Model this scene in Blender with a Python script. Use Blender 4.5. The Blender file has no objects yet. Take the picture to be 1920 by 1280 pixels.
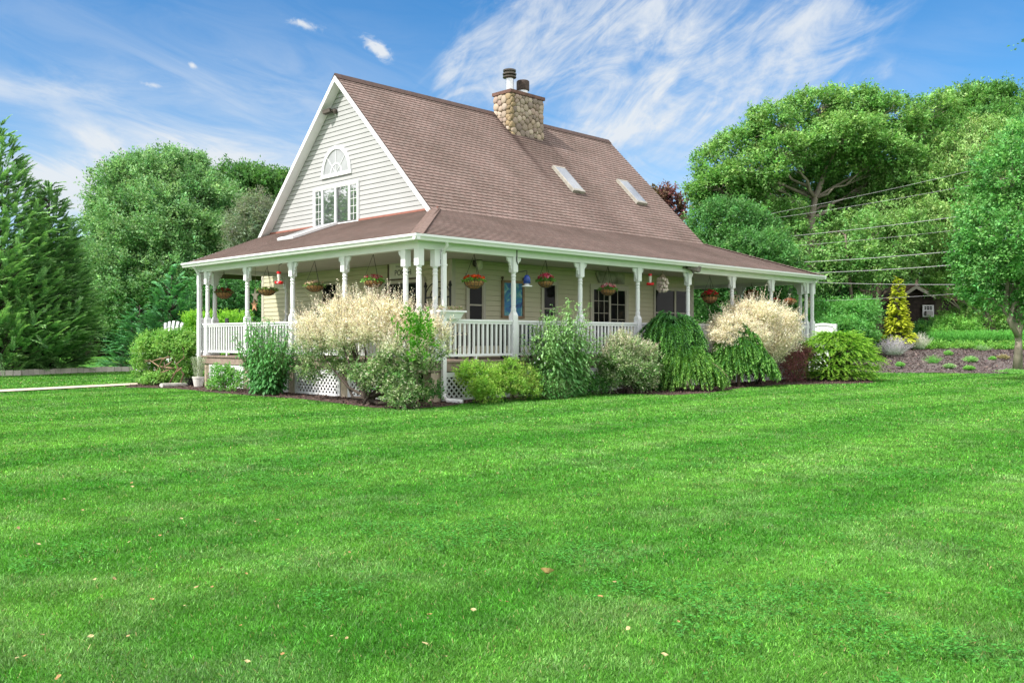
import bpy, bmesh, math, random
import numpy as np
from mathutils import Vector
R = math.radians
SC = bpy.context.scene
COL = SC.collection

# ------------------------------------------------------------------ camera, sky, sun, exposure
# house axes: x runs along the long porch, y along the gable porch, the porch corner post stands at 0,0
CX, CY, EYE = -12.49, -15.34, 1.42
FPX, HOR = 1703.0, 634.0
cam = bpy.data.objects.new('camera', bpy.data.cameras.new('camera'))
COL.objects.link(cam)
cam.location = (CX, CY, EYE)
cam.rotation_euler = (R(90), 0, R(-45))
cam.data.sensor_width = 36
cam.data.lens = 36 * FPX / 1920
cam.data.shift_y = -6 / 1920
cam.data.clip_end = 2000
SC.camera = cam

SUN = np.array([-0.74, 0.10, 0.86]); SUN = SUN / np.linalg.norm(SUN)
SUN_EL = math.asin(SUN[2]); SUN_ROT = math.atan2(SUN[0], SUN[1])
SUN_POWER, SKY_POWER, EXPOSURE = 2.3, 0.06, 1.5
FILL_CLOUD_POWER = 0.66
sl = bpy.data.lights.new('sun', 'SUN'); sl.energy = SUN_POWER; sl.angle = R(2.0); sl.color = (1.0, 0.95, 0.87)
so = bpy.data.objects.new('sun', sl); COL.objects.link(so)
so.rotation_euler = Vector(SUN).to_track_quat('Z', 'Y').to_euler(); so.location = (-30, 0, 40)

w = bpy.data.worlds.new('World'); SC.world = w; w.use_nodes = True
nt = w.node_tree; nt.nodes.clear()
def N(t, **k):
    n = nt.nodes.new(t)
    for a, b in k.items(): setattr(n, a, b)
    return n
def LK(a, b): nt.links.new(a, b)
def mth(op, a, b=None, c=None, clamp=False):
    n = N('ShaderNodeMath', operation=op); n.use_clamp = clamp
    for i, x in enumerate((a, b, c)):
        if x is None: continue
        if isinstance(x, (int, float)): n.inputs[i].default_value = x
        else: LK(x, n.inputs[i])
    return n.outputs[0]
sky = N('ShaderNodeTexSky', sky_type='NISHITA'); sky.sun_disc = False
sky.sun_elevation = SUN_EL; sky.sun_rotation = SUN_ROT
sky.air_density = 1.0; sky.dust_density = 0.3; sky.ozone_density = 2.5; sky.altitude = 0
hsv = N('ShaderNodeHueSaturation'); hsv.inputs['Saturation'].default_value = 1.38; hsv.inputs['Value'].default_value = 1.0
LK(sky.outputs[0], hsv.inputs['Color'])
tc = N('ShaderNodeTexCoord'); sep = N('ShaderNodeSeparateXYZ'); LK(tc.outputs['Generated'], sep.inputs[0])
sx, sy, sz = sep.outputs
# sky azimuth (0 = the compass direction x=y, growing towards +x) and elevation, in radians
az = mth('ARCTAN2', mth('SUBTRACT', sx, sy), mth('ADD', sx, sy))
el = mth('ARCSINE', sz)
def cloud_blob(px, py, rx, ry, rot=0.0):
    a0 = math.atan((px - 960) / FPX); e0 = math.atan((HOR - py) / FPX * math.cos(a0))
    da = mth('SUBTRACT', az, a0); de = mth('SUBTRACT', el, e0)
    c, s = math.cos(R(rot)), math.sin(R(rot))
    p = mth('DIVIDE', mth('ADD', mth('MULTIPLY', da, c), mth('MULTIPLY', de, s)), rx / FPX)
    q = mth('DIVIDE', mth('SUBTRACT', mth('MULTIPLY', de, c), mth('MULTIPLY', da, s)), ry / FPX)
    d2 = mth('ADD', mth('MULTIPLY', p, p), mth('MULTIPLY', q, q))
    return mth('EXPONENT', mth('MULTIPLY', d2, -1.0))
def blobs(lst):
    out = None
    for b in lst:
        v = mth('MULTIPLY', cloud_blob(*b[:5]), b[5])
        out = v if out is None else mth('ADD', out, v)
    return out
def streak_noise(rot, fs, ft, detail, dist, seed):
    c, s = math.cos(R(rot)), math.sin(R(rot))
    p = mth('ADD', mth('MULTIPLY', az, c), mth('MULTIPLY', el, s))
    q = mth('SUBTRACT', mth('MULTIPLY', el, c), mth('MULTIPLY', az, s))
    cb = N('ShaderNodeCombineXYZ'); LK(mth('MULTIPLY', p, fs), cb.inputs[0]); LK(mth('MULTIPLY', q, ft), cb.inputs[1]); cb.inputs[2].default_value = seed
    n = N('ShaderNodeTexNoise'); n.inputs['Scale'].default_value = 1.0; n.inputs['Detail'].default_value = detail
    n.inputs['Roughness'].default_value = 0.62; n.inputs['Distortion'].default_value = dist
    LK(cb.outputs[0], n.inputs['Vector']); return n.outputs[0]
cirrus = blobs([(930, 110, 110, 85, 50, 0.9), (1100, 110, 170, 90, 25, 0.85), (1290, 120, 170, 85, 25, 0.9), (1180, 215, 190, 60, 22, 0.75),
                (1470, 70, 170, 45, 28, 0.8), (1560, 130, 90, 22, 28, 0.45), (1000, 20, 160, 50, 10, 0.7), (1240, 20, 260, 45, 10, 0.55), (1230, 310, 170, 35, 12, 0.45),
                (1400, 180, 160, 60, 28, 0.6), (1600, 60, 120, 40, 28, 0.5), (860, 140, 60, 40, 50, 0.6), (1672, 132, 45, 22, 30, 0.5), (1560, 160, 70, 14, 12, 0.5)])
n1 = streak_noise(28, 7.0, 17, 9, 1.6, 3.1); n2 = streak_noise(46, 14, 34, 6, 2.0, 8.4)
nn = mth('ADD', mth('MULTIPLY', n1, 0.70), mth('MULTIPLY', n2, 0.30))
cirrus = mth('MINIMUM', cirrus, 1.0)
mr = N('ShaderNodeMapRange', interpolation_type='SMOOTHSTEP'); LK(mth('ADD', nn, mth('MULTIPLY', cirrus, 0.24)), mr.inputs[0])
mr.inputs[1].default_value = 0.55; mr.inputs[2].default_value = 0.94
cir = mth('MULTIPLY', mr.outputs[0], mth('MINIMUM', mth('MULTIPLY', cirrus, 1.3), 1.0))
veil = blobs([(110, 345, 190, 50, 10, 0.9), (230, 390, 260, 70, 0, 0.55), (60, 160, 190, 26, 6, 0.55), (340, 275, 110, 22, -25, 0.5), (180, 255, 90, 30, -20, 0.35),
              (430, 300, 170, 40, -12, 0.35), (60, 20, 150, 50, 0, 0.10), (450, 230, 300, 130, 10, 0.38), (1000, 350, 900, 90, 0, 0.42), (1230, 250, 200, 80, 30, 0.34), (1180, 130, 420, 130, 25, 0.22), (1720, 120, 200, 60, 20, 0.14), (250, 120, 400, 150, 0, 0.16), (300, 330, 500, 90, 0, 0.30)])
n3 = streak_noise(-14, 7, 26, 6, 0.9, 5.2)
mr2 = N('ShaderNodeMapRange', interpolation_type='SMOOTHSTEP'); LK(n3, mr2.inputs[0]); mr2.inputs[1].default_value = 0.25; mr2.inputs[2].default_value = 0.75
vl = mth('MULTIPLY', veil, mth('ADD', mth('MULTIPLY', mr2.outputs[0], 0.85), 0.25))
puffs = blobs([(570, 45, 30, 9, -10, 1.0), (700, 86, 26, 14, -30, 1.0), (716, 98, 20, 11, -35, 0.9), (357, 121, 11, 5, -20, 0.9), (285, 160, 18, 5, -4, 0.8), (440, 114, 9, 4, -20, 0.35)])
n4 = streak_noise(-20, 75, 110, 6, 0.8, 1.7)
mr3 = N('ShaderNodeMapRange', interpolation_type='SMOOTHSTEP'); LK(mth('ADD', mth('MULTIPLY', puffs, 0.62), mth('MULTIPLY', n4, 1.3)), mr3.inputs[0]); mr3.inputs[1].default_value = 0.78; mr3.inputs[2].default_value = 1.55
pf = mth('MULTIPLY', mr3.outputs[0], mth('MINIMUM', mth('MULTIPLY', puffs, 3.0), 1.0))
cover = mth('MINIMUM', mth('ADD', mth('ADD', mth('MULTIPLY', cir, 0.84), mth('MULTIPLY', vl, 0.9)), mth('MULTIPLY', pf, 0.9)), 0.95)
bg = N('ShaderNodeBackground'); LK(hsv.outputs[0], bg.inputs[0]); bg.inputs[1].default_value = SKY_POWER
bc = N('ShaderNodeBackground'); bc.inputs[0].default_value = (0.90, 0.95, 1.0, 1); bc.inputs[1].default_value = 0.32
mx = N('ShaderNodeMixShader'); LK(cover, mx.inputs[0]); LK(bg.outputs[0], mx.inputs[1]); LK(bc.outputs[0], mx.inputs[2])
# unseen bright broken cloud overhead and behind the camera, added to fill the shade
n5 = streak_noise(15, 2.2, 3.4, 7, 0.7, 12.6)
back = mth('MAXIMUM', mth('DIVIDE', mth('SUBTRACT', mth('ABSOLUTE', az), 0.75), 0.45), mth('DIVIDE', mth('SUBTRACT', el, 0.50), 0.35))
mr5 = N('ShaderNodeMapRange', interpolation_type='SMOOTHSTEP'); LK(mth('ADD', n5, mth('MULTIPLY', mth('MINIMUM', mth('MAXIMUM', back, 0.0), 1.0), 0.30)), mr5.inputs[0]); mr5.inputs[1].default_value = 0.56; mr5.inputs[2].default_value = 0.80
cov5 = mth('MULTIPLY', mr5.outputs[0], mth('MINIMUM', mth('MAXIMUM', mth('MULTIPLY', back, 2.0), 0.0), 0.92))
bc2 = N('ShaderNodeBackground'); bc2.inputs[0].default_value = (1.0, 0.98, 0.96, 1); bc2.inputs[1].default_value = FILL_CLOUD_POWER
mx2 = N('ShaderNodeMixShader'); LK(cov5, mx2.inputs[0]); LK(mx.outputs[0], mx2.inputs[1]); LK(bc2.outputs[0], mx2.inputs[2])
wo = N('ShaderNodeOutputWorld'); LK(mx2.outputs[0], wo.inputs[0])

SC.view_settings.view_transform = 'Standard'; SC.view_settings.look = 'None'
SC.view_settings.exposure = EXPOSURE; SC.view_settings.gamma = 1; SC.view_settings.use_curve_mapping = False
SC.cycles.max_bounces = 6; SC.cycles.diffuse_bounces = 3; SC.cycles.transmission_bounces = 4; SC.cycles.transparent_max_bounces = 6
SC.cycles.use_denoising = True; SC.cycles.sample_clamp_indirect = 4.0; SC.cycles.blur_glossy = 1.0

# ------------------------------------------------------------------ projection helpers
S2 = math.sqrt(0.5)
def at(px, py, Z):
    X = (px - 960) / FPX * Z
    return np.array([CX + S2 * (X + Z), CY + S2 * (Z - X), EYE + (HOR - py) / FPX * Z])
def gnd(px, py, z=0.0):
    Z = FPX * (EYE - z) / (py - HOR); p = at(px, py, Z); p[2] = z; return p
def on_u(px, py, u0):                      # point on the plane x = u0
    a = (px - 960) / FPX
    d = np.array([S2 * (a + 1), S2 * (1 - a), (HOR - py) / FPX]); Z = (u0 - CX) / d[0]
    return np.array([CX, CY, EYE]) + d * Z
def on_v(px, py, v0):
    a = (px - 960) / FPX
    d = np.array([S2 * (a + 1), S2 * (1 - a), (HOR - py) / FPX]); Z = (v0 - CY) / d[1]
    return np.array([CX, CY, EYE]) + d * Z
def depth(p): return S2 * ((p[0] - CX) + (p[1] - CY))

# ------------------------------------------------------------------ materials
def srgb(r, g, b):
    f = lambda c: (c / 255 / 12.92) if c / 255 <= 0.04045 else ((c / 255 + 0.055) / 1.055) ** 2.4
    return (f(r), f(g), f(b))
def _new(name):
    m = bpy.data.materials.new(name); m.use_nodes = True
    return m, m.node_tree, m.node_tree.nodes['Principled BSDF']
def mat(name, col, rough=0.6, var=0.12, vscale=6.0, bump=0.0, bscale=40.0, metal=0.0, spec=0.4, col2=None):
    m, t, b = _new(name)
    b.inputs['Roughness'].default_value = rough; b.inputs['Metallic'].default_value = metal
    b.inputs['Specular IOR Level'].default_value = spec
    co = t.nodes.new('ShaderNodeTexCoord')
    n = t.nodes.new('ShaderNodeTexNoise'); n.inputs['Scale'].default_value = vscale; n.inputs['Detail'].default_value = 6
    t.links.new(co.outputs['Object'], n.inputs['Vector'])
    r = t.nodes.new('ShaderNodeMix'); r.data_type = 'RGBA'
    c2 = col2 if col2 else tuple(c * (1 - 2 * var) for c in col)
    r.inputs['A'].default_value = (*c2, 1); r.inputs['B'].default_value = (*col, 1)
    mp = t.nodes.new('ShaderNodeMapRange'); mp.inputs[1].default_value = 0.3; mp.inputs[2].default_value = 0.62
    t.links.new(n.outputs[0], mp.inputs[0]); t.links.new(mp.outputs[0], r.inputs['Factor'])
    t.links.new(r.outputs['Result'], b.inputs['Base Color'])
    if bump:
        n2 = t.nodes.new('ShaderNodeTexNoise'); n2.inputs['Scale'].default_value = bscale; n2.inputs['Detail'].default_value = 4
        t.links.new(co.outputs['Object'], n2.inputs['Vector'])
        bp = t.nodes.new('ShaderNodeBump'); bp.inputs['Strength'].default_value = bump; bp.inputs['Distance'].default_value = 0.02
        t.links.new(n2.outputs[0], bp.inputs['Height']); t.links.new(bp.outputs[0], b.inputs['Normal'])
    return m
def attr_mat(name, rough=0.55, spec=0.3, trans=0.0, ttint=(1.0, 1.0, 0.6)):
    m, t, b = _new(name)
    a = t.nodes.new('ShaderNodeAttribute'); a.attribute_name = 'Col'
    t.nodes.remove(b); df = t.nodes.new('ShaderNodeBsdfDiffuse'); gl = t.nodes.new('ShaderNodeBsdfGlossy'); gl.inputs['Roughness'].default_value = rough
    t.links.new(a.outputs['Color'], df.inputs['Color']); b = t.nodes.new('ShaderNodeMixShader'); b.inputs[0].default_value = .10 * spec
    t.links.new(df.outputs[0], b.inputs[1]); t.links.new(gl.outputs[0], b.inputs[2])
    t.links.new(b.outputs[0], t.nodes['Material Output'].inputs['Surface'])
    if trans:
        tr = t.nodes.new('ShaderNodeBsdfTranslucent')
        mu = t.nodes.new('ShaderNodeMix'); mu.data_type = 'RGBA'; mu.blend_type = 'MULTIPLY'; mu.inputs['Factor'].default_value = 1
        mu.inputs['B'].default_value = (*ttint, 1)
        t.links.new(a.outputs['Color'], mu.inputs['A']); t.links.new(mu.outputs['Result'], tr.inputs['Color'])
        ms = t.nodes.new('ShaderNodeMixShader'); ms.inputs[0].default_value = trans
        t.links.new(b.outputs[0], ms.inputs[1]); t.links.new(tr.outputs[0], ms.inputs[2])
        t.links.new(ms.outputs[0], t.nodes['Material Output'].inputs['Surface'])
    return m

# ------------------------------------------------------------------ object helpers
def tag(o, label=None, cat=None, group=None, kind=None):
    for k, v in (('label', label), ('category', cat), ('group', group), ('kind', kind)):
        if v: o[k] = v
    return o
def empty(name, loc=(0, 0, 0), label=None, cat=None, group=None):
    o = bpy.data.objects.new(name, None); o.location = tuple(loc); COL.objects.link(o); o.empty_display_size = 0.2
    return tag(o, label, cat, group)
def origin_of(o):
    p = np.zeros(3)
    while o is not None: p = p + np.array(o.location); o = o.parent
    return p
def copy_tree(o, parent=None):
    kids = list(o.children)
    c = o.copy(); COL.objects.link(c); c.parent = parent
    for k in kids: copy_tree(k, c)
    return c
def link_mesh(name, me, m, parent=None):
    o = bpy.data.objects.new(name, me); COL.objects.link(o)
    if m: me.materials.append(m)
    if parent is not None: o.parent = parent
    return o
def quad_mesh(name, V, C, m, parent=None, tri=False):
    """V (n,4,3) world corners, C (n,3) colours -> one object of loose quads."""
    k = 3 if tri else 4
    V = np.asarray(V, np.float32).reshape(-1, 3)
    if parent is not None: V = V - origin_of(parent).astype(np.float32)
    if m is not None and m.name in ('leaf', 'needle_foliage'): C = LEAF_GAIN * np.asarray(C) / (1 + (LEAF_GAIN - 1) * np.asarray(C))
    n = len(V) // k
    me = bpy.data.meshes.new(name)
    me.vertices.add(n * k); me.vertices.foreach_set('co', np.ascontiguousarray(V).ravel())
    me.loops.add(n * k); me.loops.foreach_set('vertex_index', np.arange(n * k, dtype=np.int32))
    me.polygons.add(n); me.polygons.foreach_set('loop_start', np.arange(0, n * k, k, dtype=np.int32))
    me.update(calc_edges=True)
    a = me.attributes.new('Col', 'FLOAT_COLOR', 'FACE')
    cc = np.ones((n, 4), np.float32); cc[:, :3] = np.clip(C, 0, 1); a.data.foreach_set('color', cc.ravel())
    return link_mesh(name, me, m, parent)

class MB:
    def __init__(s): s.v = []; s.f = []; s.uv = []; s.c = []
    def face(s, pts, uv=None, col=None):
        i = len(s.v); s.v.extend([tuple(map(float, p)) for p in pts]); s.f.append(tuple(range(i, i + len(pts)))); s.uv.append(uv); s.c.append(col); return s
    def up(s, pts):
        p = [np.array(q, float) for q in pts]; a = sum(p[i][0] * p[(i + 1) % len(p)][1] - p[(i + 1) % len(p)][0] * p[i][1] for i in range(len(p)))
        return s.face(pts if a > 0 else pts[::-1])
    def grid(s, verts, faces, col=None):
        i = len(s.v); s.v.extend([tuple(map(float, p)) for p in verts])
        for f in faces: s.f.append(tuple(i + k for k in f)); s.uv.append(None); s.c.append(col)
        return s
    def box(s, x0, x1, y0, y1, z0, z1, col=None):
        x0, x1 = sorted((x0, x1)); y0, y1 = sorted((y0, y1)); z0, z1 = sorted((z0, z1))
        v = [(x, y, z) for z in (z0, z1) for y in (y0, y1) for x in (x0, x1)]
        return s.grid(v, [(0, 2, 3, 1), (4, 5, 7, 6), (0, 1, 5, 4), (2, 6, 7, 3), (0, 4, 6, 2), (1, 3, 7, 5)], col)
    def bar(s, p0, p1, w, h, up=(0, 0, 1), col=None):
        p0, p1 = Vector(p0), Vector(p1); d = (p1 - p0).normalized(); u = Vector(up)
        sd = d.cross(u)
        if sd.length < 1e-4: sd = d.cross(Vector((1, 0, 0)))
        sd.normalize(); u = sd.cross(d)
        a, b = sd * (w / 2), u * (h / 2)
        v = [p + x + y for p in (p0, p1) for x, y in ((-a, -b), (a, -b), (a, b), (-a, b))]
        return s.grid(v, [(3, 2, 1, 0), (4, 5, 6, 7), (0, 1, 5, 4), (1, 2, 6, 5), (2, 3, 7, 6), (3, 0, 4, 7)], col)
    def prism(s, poly, vec, col=None):
        n = len(poly); vec = np.array(vec); v = [np.array(p) for p in poly] + [np.array(p) + vec for p in poly]
        return s.grid(v, [tuple(range(n - 1, -1, -1)), tuple(range(n, 2 * n))] + [(i, (i + 1) % n, n + (i + 1) % n, n + i) for i in range(n)], col)
    def tube(s, pts, r, n=6, col=None):
        pts = [Vector(p) for p in pts]; rr = r if hasattr(r, '__len__') else [r] * len(pts)
        v, f = [], []; ref = Vector((0.31, 0.17, 0.93))
        for i, p in enumerate(pts):
            d = (pts[min(i + 1, len(pts) - 1)] - pts[max(i - 1, 0)])
            d = d.normalized() if d.length > 1e-9 else Vector((0, 0, 1))
            a = d.cross(ref)
            if a.length < 0.05: a = d.cross(Vector((1, 0, 0)))
            a.normalize(); b = d.cross(a)
            for k in range(n):
                t = 2 * math.pi * k / n; v.append(p + (a * math.cos(t) + b * math.sin(t)) * rr[i])
        m = len(pts)
        for i in range(m - 1):
            for k in range(n): f.append((i * n + k, i * n + (k + 1) % n, (i + 1) * n + (k + 1) % n, (i + 1) * n + k))
        f.append(tuple(range(n - 1, -1, -1))); f.append(tuple((m - 1) * n + k for k in range(n)))
        return s.grid(v, f, col)
    def lathe(s, prof, c=(0, 0, 0), n=12, col=None):
        v, f = [], []
        for r, z in prof:
            for k in range(n):
                t = 2 * math.pi * k / n; v.append((c[0] + r * math.cos(t), c[1] + r * math.sin(t), c[2] + z))
        m = len(prof)
        for i in range(m - 1):
            for k in range(n): f.append((i * n + k, i * n + (k + 1) % n, (i + 1) * n + (k + 1) % n, (i + 1) * n + k))
        f.append(tuple(range(n - 1, -1, -1))); f.append(tuple((m - 1) * n + k for k in range(n)))
        return s.grid(v, f, col)
    def ball(s, c, r, n=8, m=6, col=None):
        r = r if hasattr(r, '__len__') else (r, r, r); v, f = [], []
        for i in range(m + 1):
            ph = math.pi * i / m
            for k in range(n):
                t = 2 * math.pi * k / n
                v.append((c[0] + r[0] * math.sin(ph) * math.cos(t), c[1] + r[1] * math.sin(ph) * math.sin(t), c[2] - r[2] * math.cos(ph)))
        for i in range(m):
            for k in range(n): f.append((i * n + k, i * n + (k + 1) % n, (i + 1) * n + (k + 1) % n, (i + 1) * n + k))
        return s.grid(v, f, col)
    def build(s, name, m, parent=None, smooth=False, rel=True):
        o0 = origin_of(parent) if (parent is not None and rel) else np.zeros(3)
        me = bpy.data.meshes.new(name)
        me.from_pydata([(a - o0[0], b - o0[1], c - o0[2]) for a, b, c in s.v], [], s.f)
        if any(u is not None for u in s.uv):
            ul = me.uv_layers.new(name='UVMap'); i = 0
            for f, u in zip(s.f, s.uv):
                for k in range(len(f)):
                    if u is not None: ul.data[i + k].uv = u[k]
                i += len(f)
        if any(c is not None for c in s.c):
            a = me.attributes.new('Col', 'FLOAT_COLOR', 'FACE')
            a.data.foreach_set('color', np.array([(*(c or (0.5, 0.5, 0.5)), 1) for c in s.c], np.float32).ravel())
        if smooth: me.polygons.foreach_set('use_smooth', [True] * len(me.polygons))
        if len(s.v) != sum(len(f) for f in s.f):
            bm = bmesh.new(); bm.from_mesh(me); bmesh.ops.recalc_face_normals(bm, faces=bm.faces); bm.to_mesh(me); bm.free()
        me.update()
        return link_mesh(name, me, m, parent)

LEAF_GAIN = 2.5
def nz(v): return v / np.maximum(np.linalg.norm(v, axis=-1, keepdims=True), 1e-9)
# ------------------------------------------------------------------ house
WHITE = mat('white_paint', (0.76, 0.77, 0.79), 0.45, var=0.03, vscale=3)
WHITE2 = mat('white_vinyl', (0.76, 0.77, 0.79), 0.35, var=0.02, vscale=2)
CREAM_BOUNCE = mat('cream_siding_bounce_tint', (0.56, 0.53, 0.37), 0.5, var=0.03, vscale=1.3)  # cream siding again, with warm bounce light under the porch put into its colour
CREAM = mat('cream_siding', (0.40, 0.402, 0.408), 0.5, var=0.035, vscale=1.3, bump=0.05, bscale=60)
CREAMTRIM = mat('cream_trim', (0.50, 0.47, 0.39), 0.5, var=0.03)
CEIL = mat('porch_ceiling_white', (0.55, 0.54, 0.50), 0.6, var=0.04, vscale=2)
DECK = mat('deck_boards', (0.30, 0.23, 0.19), 0.7, var=0.15, vscale=9, bump=0.2)
DARK = mat('black_metal', (0.02, 0.02, 0.022), 0.4, var=0.1)
BRONZE = mat('bronze_metal', (0.10, 0.085, 0.07), 0.4, var=0.2, metal=0.4)
TANPIER = mat('tan_concrete', (0.50, 0.42, 0.32), 0.85, var=0.12, bump=0.3)
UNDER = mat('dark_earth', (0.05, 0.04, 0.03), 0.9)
BROWNFRAME = mat('dark_bronze_frame', (0.07, 0.06, 0.055), 0.4, var=0.1)
def glass(name, base, f0_ior, rough=0.03, wav=0.0):
    m, t, b = _new(name)
    co = t.nodes.new('ShaderNodeTexCoord'); n = t.nodes.new('ShaderNodeTexNoise'); n.inputs['Scale'].default_value = 2.2; n.inputs['Detail'].default_value = 3
    t.links.new(co.outputs['Object'], n.inputs['Vector'])
    r = t.nodes.new('ShaderNodeMix'); r.data_type = 'RGBA'; r.inputs['A'].default_value = (*[c * 0.4 for c in base], 1); r.inputs['B'].default_value = (*base, 1)
    t.links.new(n.outputs[0], r.inputs['Factor']); t.links.new(r.outputs['Result'], b.inputs['Base Color'])
    b.inputs['Roughness'].default_value = rough; b.inputs['IOR'].default_value = f0_ior
    if wav:
        bp = t.nodes.new('ShaderNodeBump'); bp.inputs['Strength'].default_value = wav; bp.inputs['Distance'].default_value = 0.02
        t.links.new(n.outputs[0], bp.inputs['Height']); t.links.new(bp.outputs[0], b.inputs['Normal'])
    return m
GLASS_DARK = glass('dark_window_glass', (0.014, 0.015, 0.016), 1.17)
GLASS_SKY = glass('reflecting_window_glass', (0.14, 0.16, 0.17), 6.0, 0.02, 0.05)
GLASS_PALE = glass('pale_obscure_glass', (0.42, 0.44, 0.46), 1.8, 0.12)
GLASS_LIGHT = glass('skylight_glass', (0.36, 0.38, 0.41), 2.4, 0.08)

def shingle_mat():
    m, t, b = _new('brown_asphalt_shingle')
    uv = t.nodes.new('ShaderNodeUVMap'); uv.uv_map = 'UVMap'
    br = t.nodes.new('ShaderNodeTexBrick'); t.links.new(uv.outputs[0], br.inputs['Vector'])
    br.inputs['Scale'].default_value = 1.0; br.inputs['Brick Width'].default_value = 0.21; br.inputs['Row Height'].default_value = 0.145
    br.inputs['Mortar Size'].default_value = 0.010; br.inputs['Mortar Smooth'].default_value = 0.3; br.inputs['Bias'].default_value = -0.1
    br.offset = 0.37; br.squash = 1.0
    br.inputs['Color1'].default_value = (*srgb(132, 118, 114), 1); br.inputs['Color2'].default_value = (*srgb(120, 106, 102), 1); br.inputs['Mortar'].default_value = (*srgb(82, 70, 65), 1)
    n = t.nodes.new('ShaderNodeTexNoise'); n.inputs['Scale'].default_value = 0.55; n.inputs['Detail'].default_value = 5; t.links.new(uv.outputs[0], n.inputs['Vector'])
    n2 = t.nodes.new('ShaderNodeTexNoise'); n2.inputs['Scale'].default_value = 3.0; n2.inputs['Detail'].default_value = 2
    mp = t.nodes.new('ShaderNodeMapping'); mp.inputs['Scale'].default_value = (1.2, 2.2, 1); t.links.new(uv.outputs[0], mp.inputs[0]); t.links.new(mp.outputs[0], n2.inputs['Vector'])
    r = t.nodes.new('ShaderNodeMix'); r.data_type = 'RGBA'; r.blend_type = 'MULTIPLY'; r.inputs['Factor'].default_value = 1
    cr = t.nodes.new('ShaderNodeValToRGB'); cr.color_ramp.elements[0].position = 0.35; cr.color_ramp.elements[0].color = (0.80, 0.76, 0.72, 1)
    cr.color_ramp.elements[1].position = 0.65; cr.color_ramp.elements[1].color = (1.08, 1.02, 1.0, 1)
    t.links.new(n.outputs[0], cr.inputs[0]); t.links.new(br.outputs['Color'], r.inputs['A']); t.links.new(cr.outputs[0], r.inputs['B'])
    cr2 = t.nodes.new('ShaderNodeValToRGB'); cr2.color_ramp.elements[0].position = 0.40; cr2.color_ramp.elements[0].color = (1.04, 0.99, 0.98, 1)
    cr2.color_ramp.elements[1].position = 0.62; cr2.color_ramp.elements[1].color = (0.96, 0.98, 0.98, 1); t.links.new(n2.outputs[0], cr2.inputs[0])
    r2 = t.nodes.new('ShaderNodeMix'); r2.data_type = 'RGBA'; r2.blend_type = 'MULTIPLY'; r2.inputs['Factor'].default_value = 1
    t.links.new(r.outputs['Result'], r2.inputs['A']); t.links.new(cr2.outputs[0], r2.inputs['B'])
    # weathering runs below the chimney (world-space stain on this roof)
    a = t.nodes.new('ShaderNodeAttribute'); a.attribute_name = 'stain'
    st = t.nodes.new('ShaderNodeMix'); st.data_type = 'RGBA'; st.inputs['B'].default_value = (*srgb(62, 48, 44), 1)
    ge = t.nodes.new('ShaderNodeNewGeometry'); sp = t.nodes.new('ShaderNodeSeparateXYZ'); t.links.new(ge.outputs['Position'], sp.inputs[0])
    def mm(op, x, y=None):
        k = t.nodes.new('ShaderNodeMath'); k.operation = op
        for i, q in enumerate((x, y)):
            if q is None: continue
            if isinstance(q, (int, float)): k.inputs[i].default_value = q
            else: t.links.new(q, k.inputs[i])
        return k.outputs[0]
    def run(x0, wd, ytop, ylen, amt):
        nz_ = t.nodes.new('ShaderNodeTexNoise'); nz_.inputs['Scale'].default_value = 1.3; t.links.new(ge.outputs['Position'], nz_.inputs['Vector'])
        dx = mm('DIVIDE', mm('SUBTRACT', mm('ADD', sp.outputs[0], mm('MULTIPLY', mm('SUBTRACT', nz_.outputs[0], 0.5), 0.25)), x0), wd)
        g = mm('EXPONENT', mm('MULTIPLY', mm('MULTIPLY', dx, dx), -1.0))
        y = mm('DIVIDE', mm('SUBTRACT', ytop, sp.outputs[1]), ylen)
        k = t.nodes.new('ShaderNodeMath'); k.operation = 'SUBTRACT'; k.inputs[0].default_value = 1.0; k.use_clamp = True; t.links.new(y, k.inputs[1])
        up = mm('GREATER_THAN', y, -0.5)
        return mm('MULTIPLY', mm('MULTIPLY', g, mm('MULTIPLY', k.outputs[0], up)), amt)
    tot = mm('ADD', mm('ADD', run(9.25, 0.16, 6.6, 2.9, 0.75), run(11.0, 0.14, 6.5, 1.6, 0.35)), mm('ADD', run(9.5, 0.8, 6.4, 3.4, 0.30), run(10.6, 0.7, 4.4, 5.0, 0.28)))
    k = t.nodes.new('ShaderNodeMath'); k.operation = 'MINIMUM'; k.inputs[1].default_value = 0.85; t.links.new(tot, k.inputs[0])
    t.links.new(k.outputs[0], st.inputs['Factor']); t.links.new(r2.outputs['Result'], st.inputs['A'])
    t.links.new(st.outputs['Result'], b.inputs['Base Color'])
    b.inputs['Roughness'].default_value = 0.85; b.inputs['Specular IOR Level'].default_value = 0.2
    n3 = t.nodes.new('ShaderNodeTexNoise'); n3.inputs['Scale'].default_value = 90; t.links.new(uv.outputs[0], n3.inputs['Vector'])
    bp = t.nodes.new('ShaderNodeBump'); bp.inputs['Strength'].default_value = 0.35; bp.inputs['Distance'].default_value = 0.01
    t.links.new(n3.outputs[0], bp.inputs['Height']); t.links.new(bp.outputs[0], b.inputs['Normal'])
    return m
SHINGLE = shingle_mat()
HIPCAP = mat('hip_cap_shingle', srgb(134, 114, 107), 0.85, var=0.15, vscale=12, bump=0.3)
RIDGECAP = mat('ridge_cap_shingle', srgb(78, 60, 55), 0.85, var=0.2, vscale=8, bump=0.3)

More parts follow.
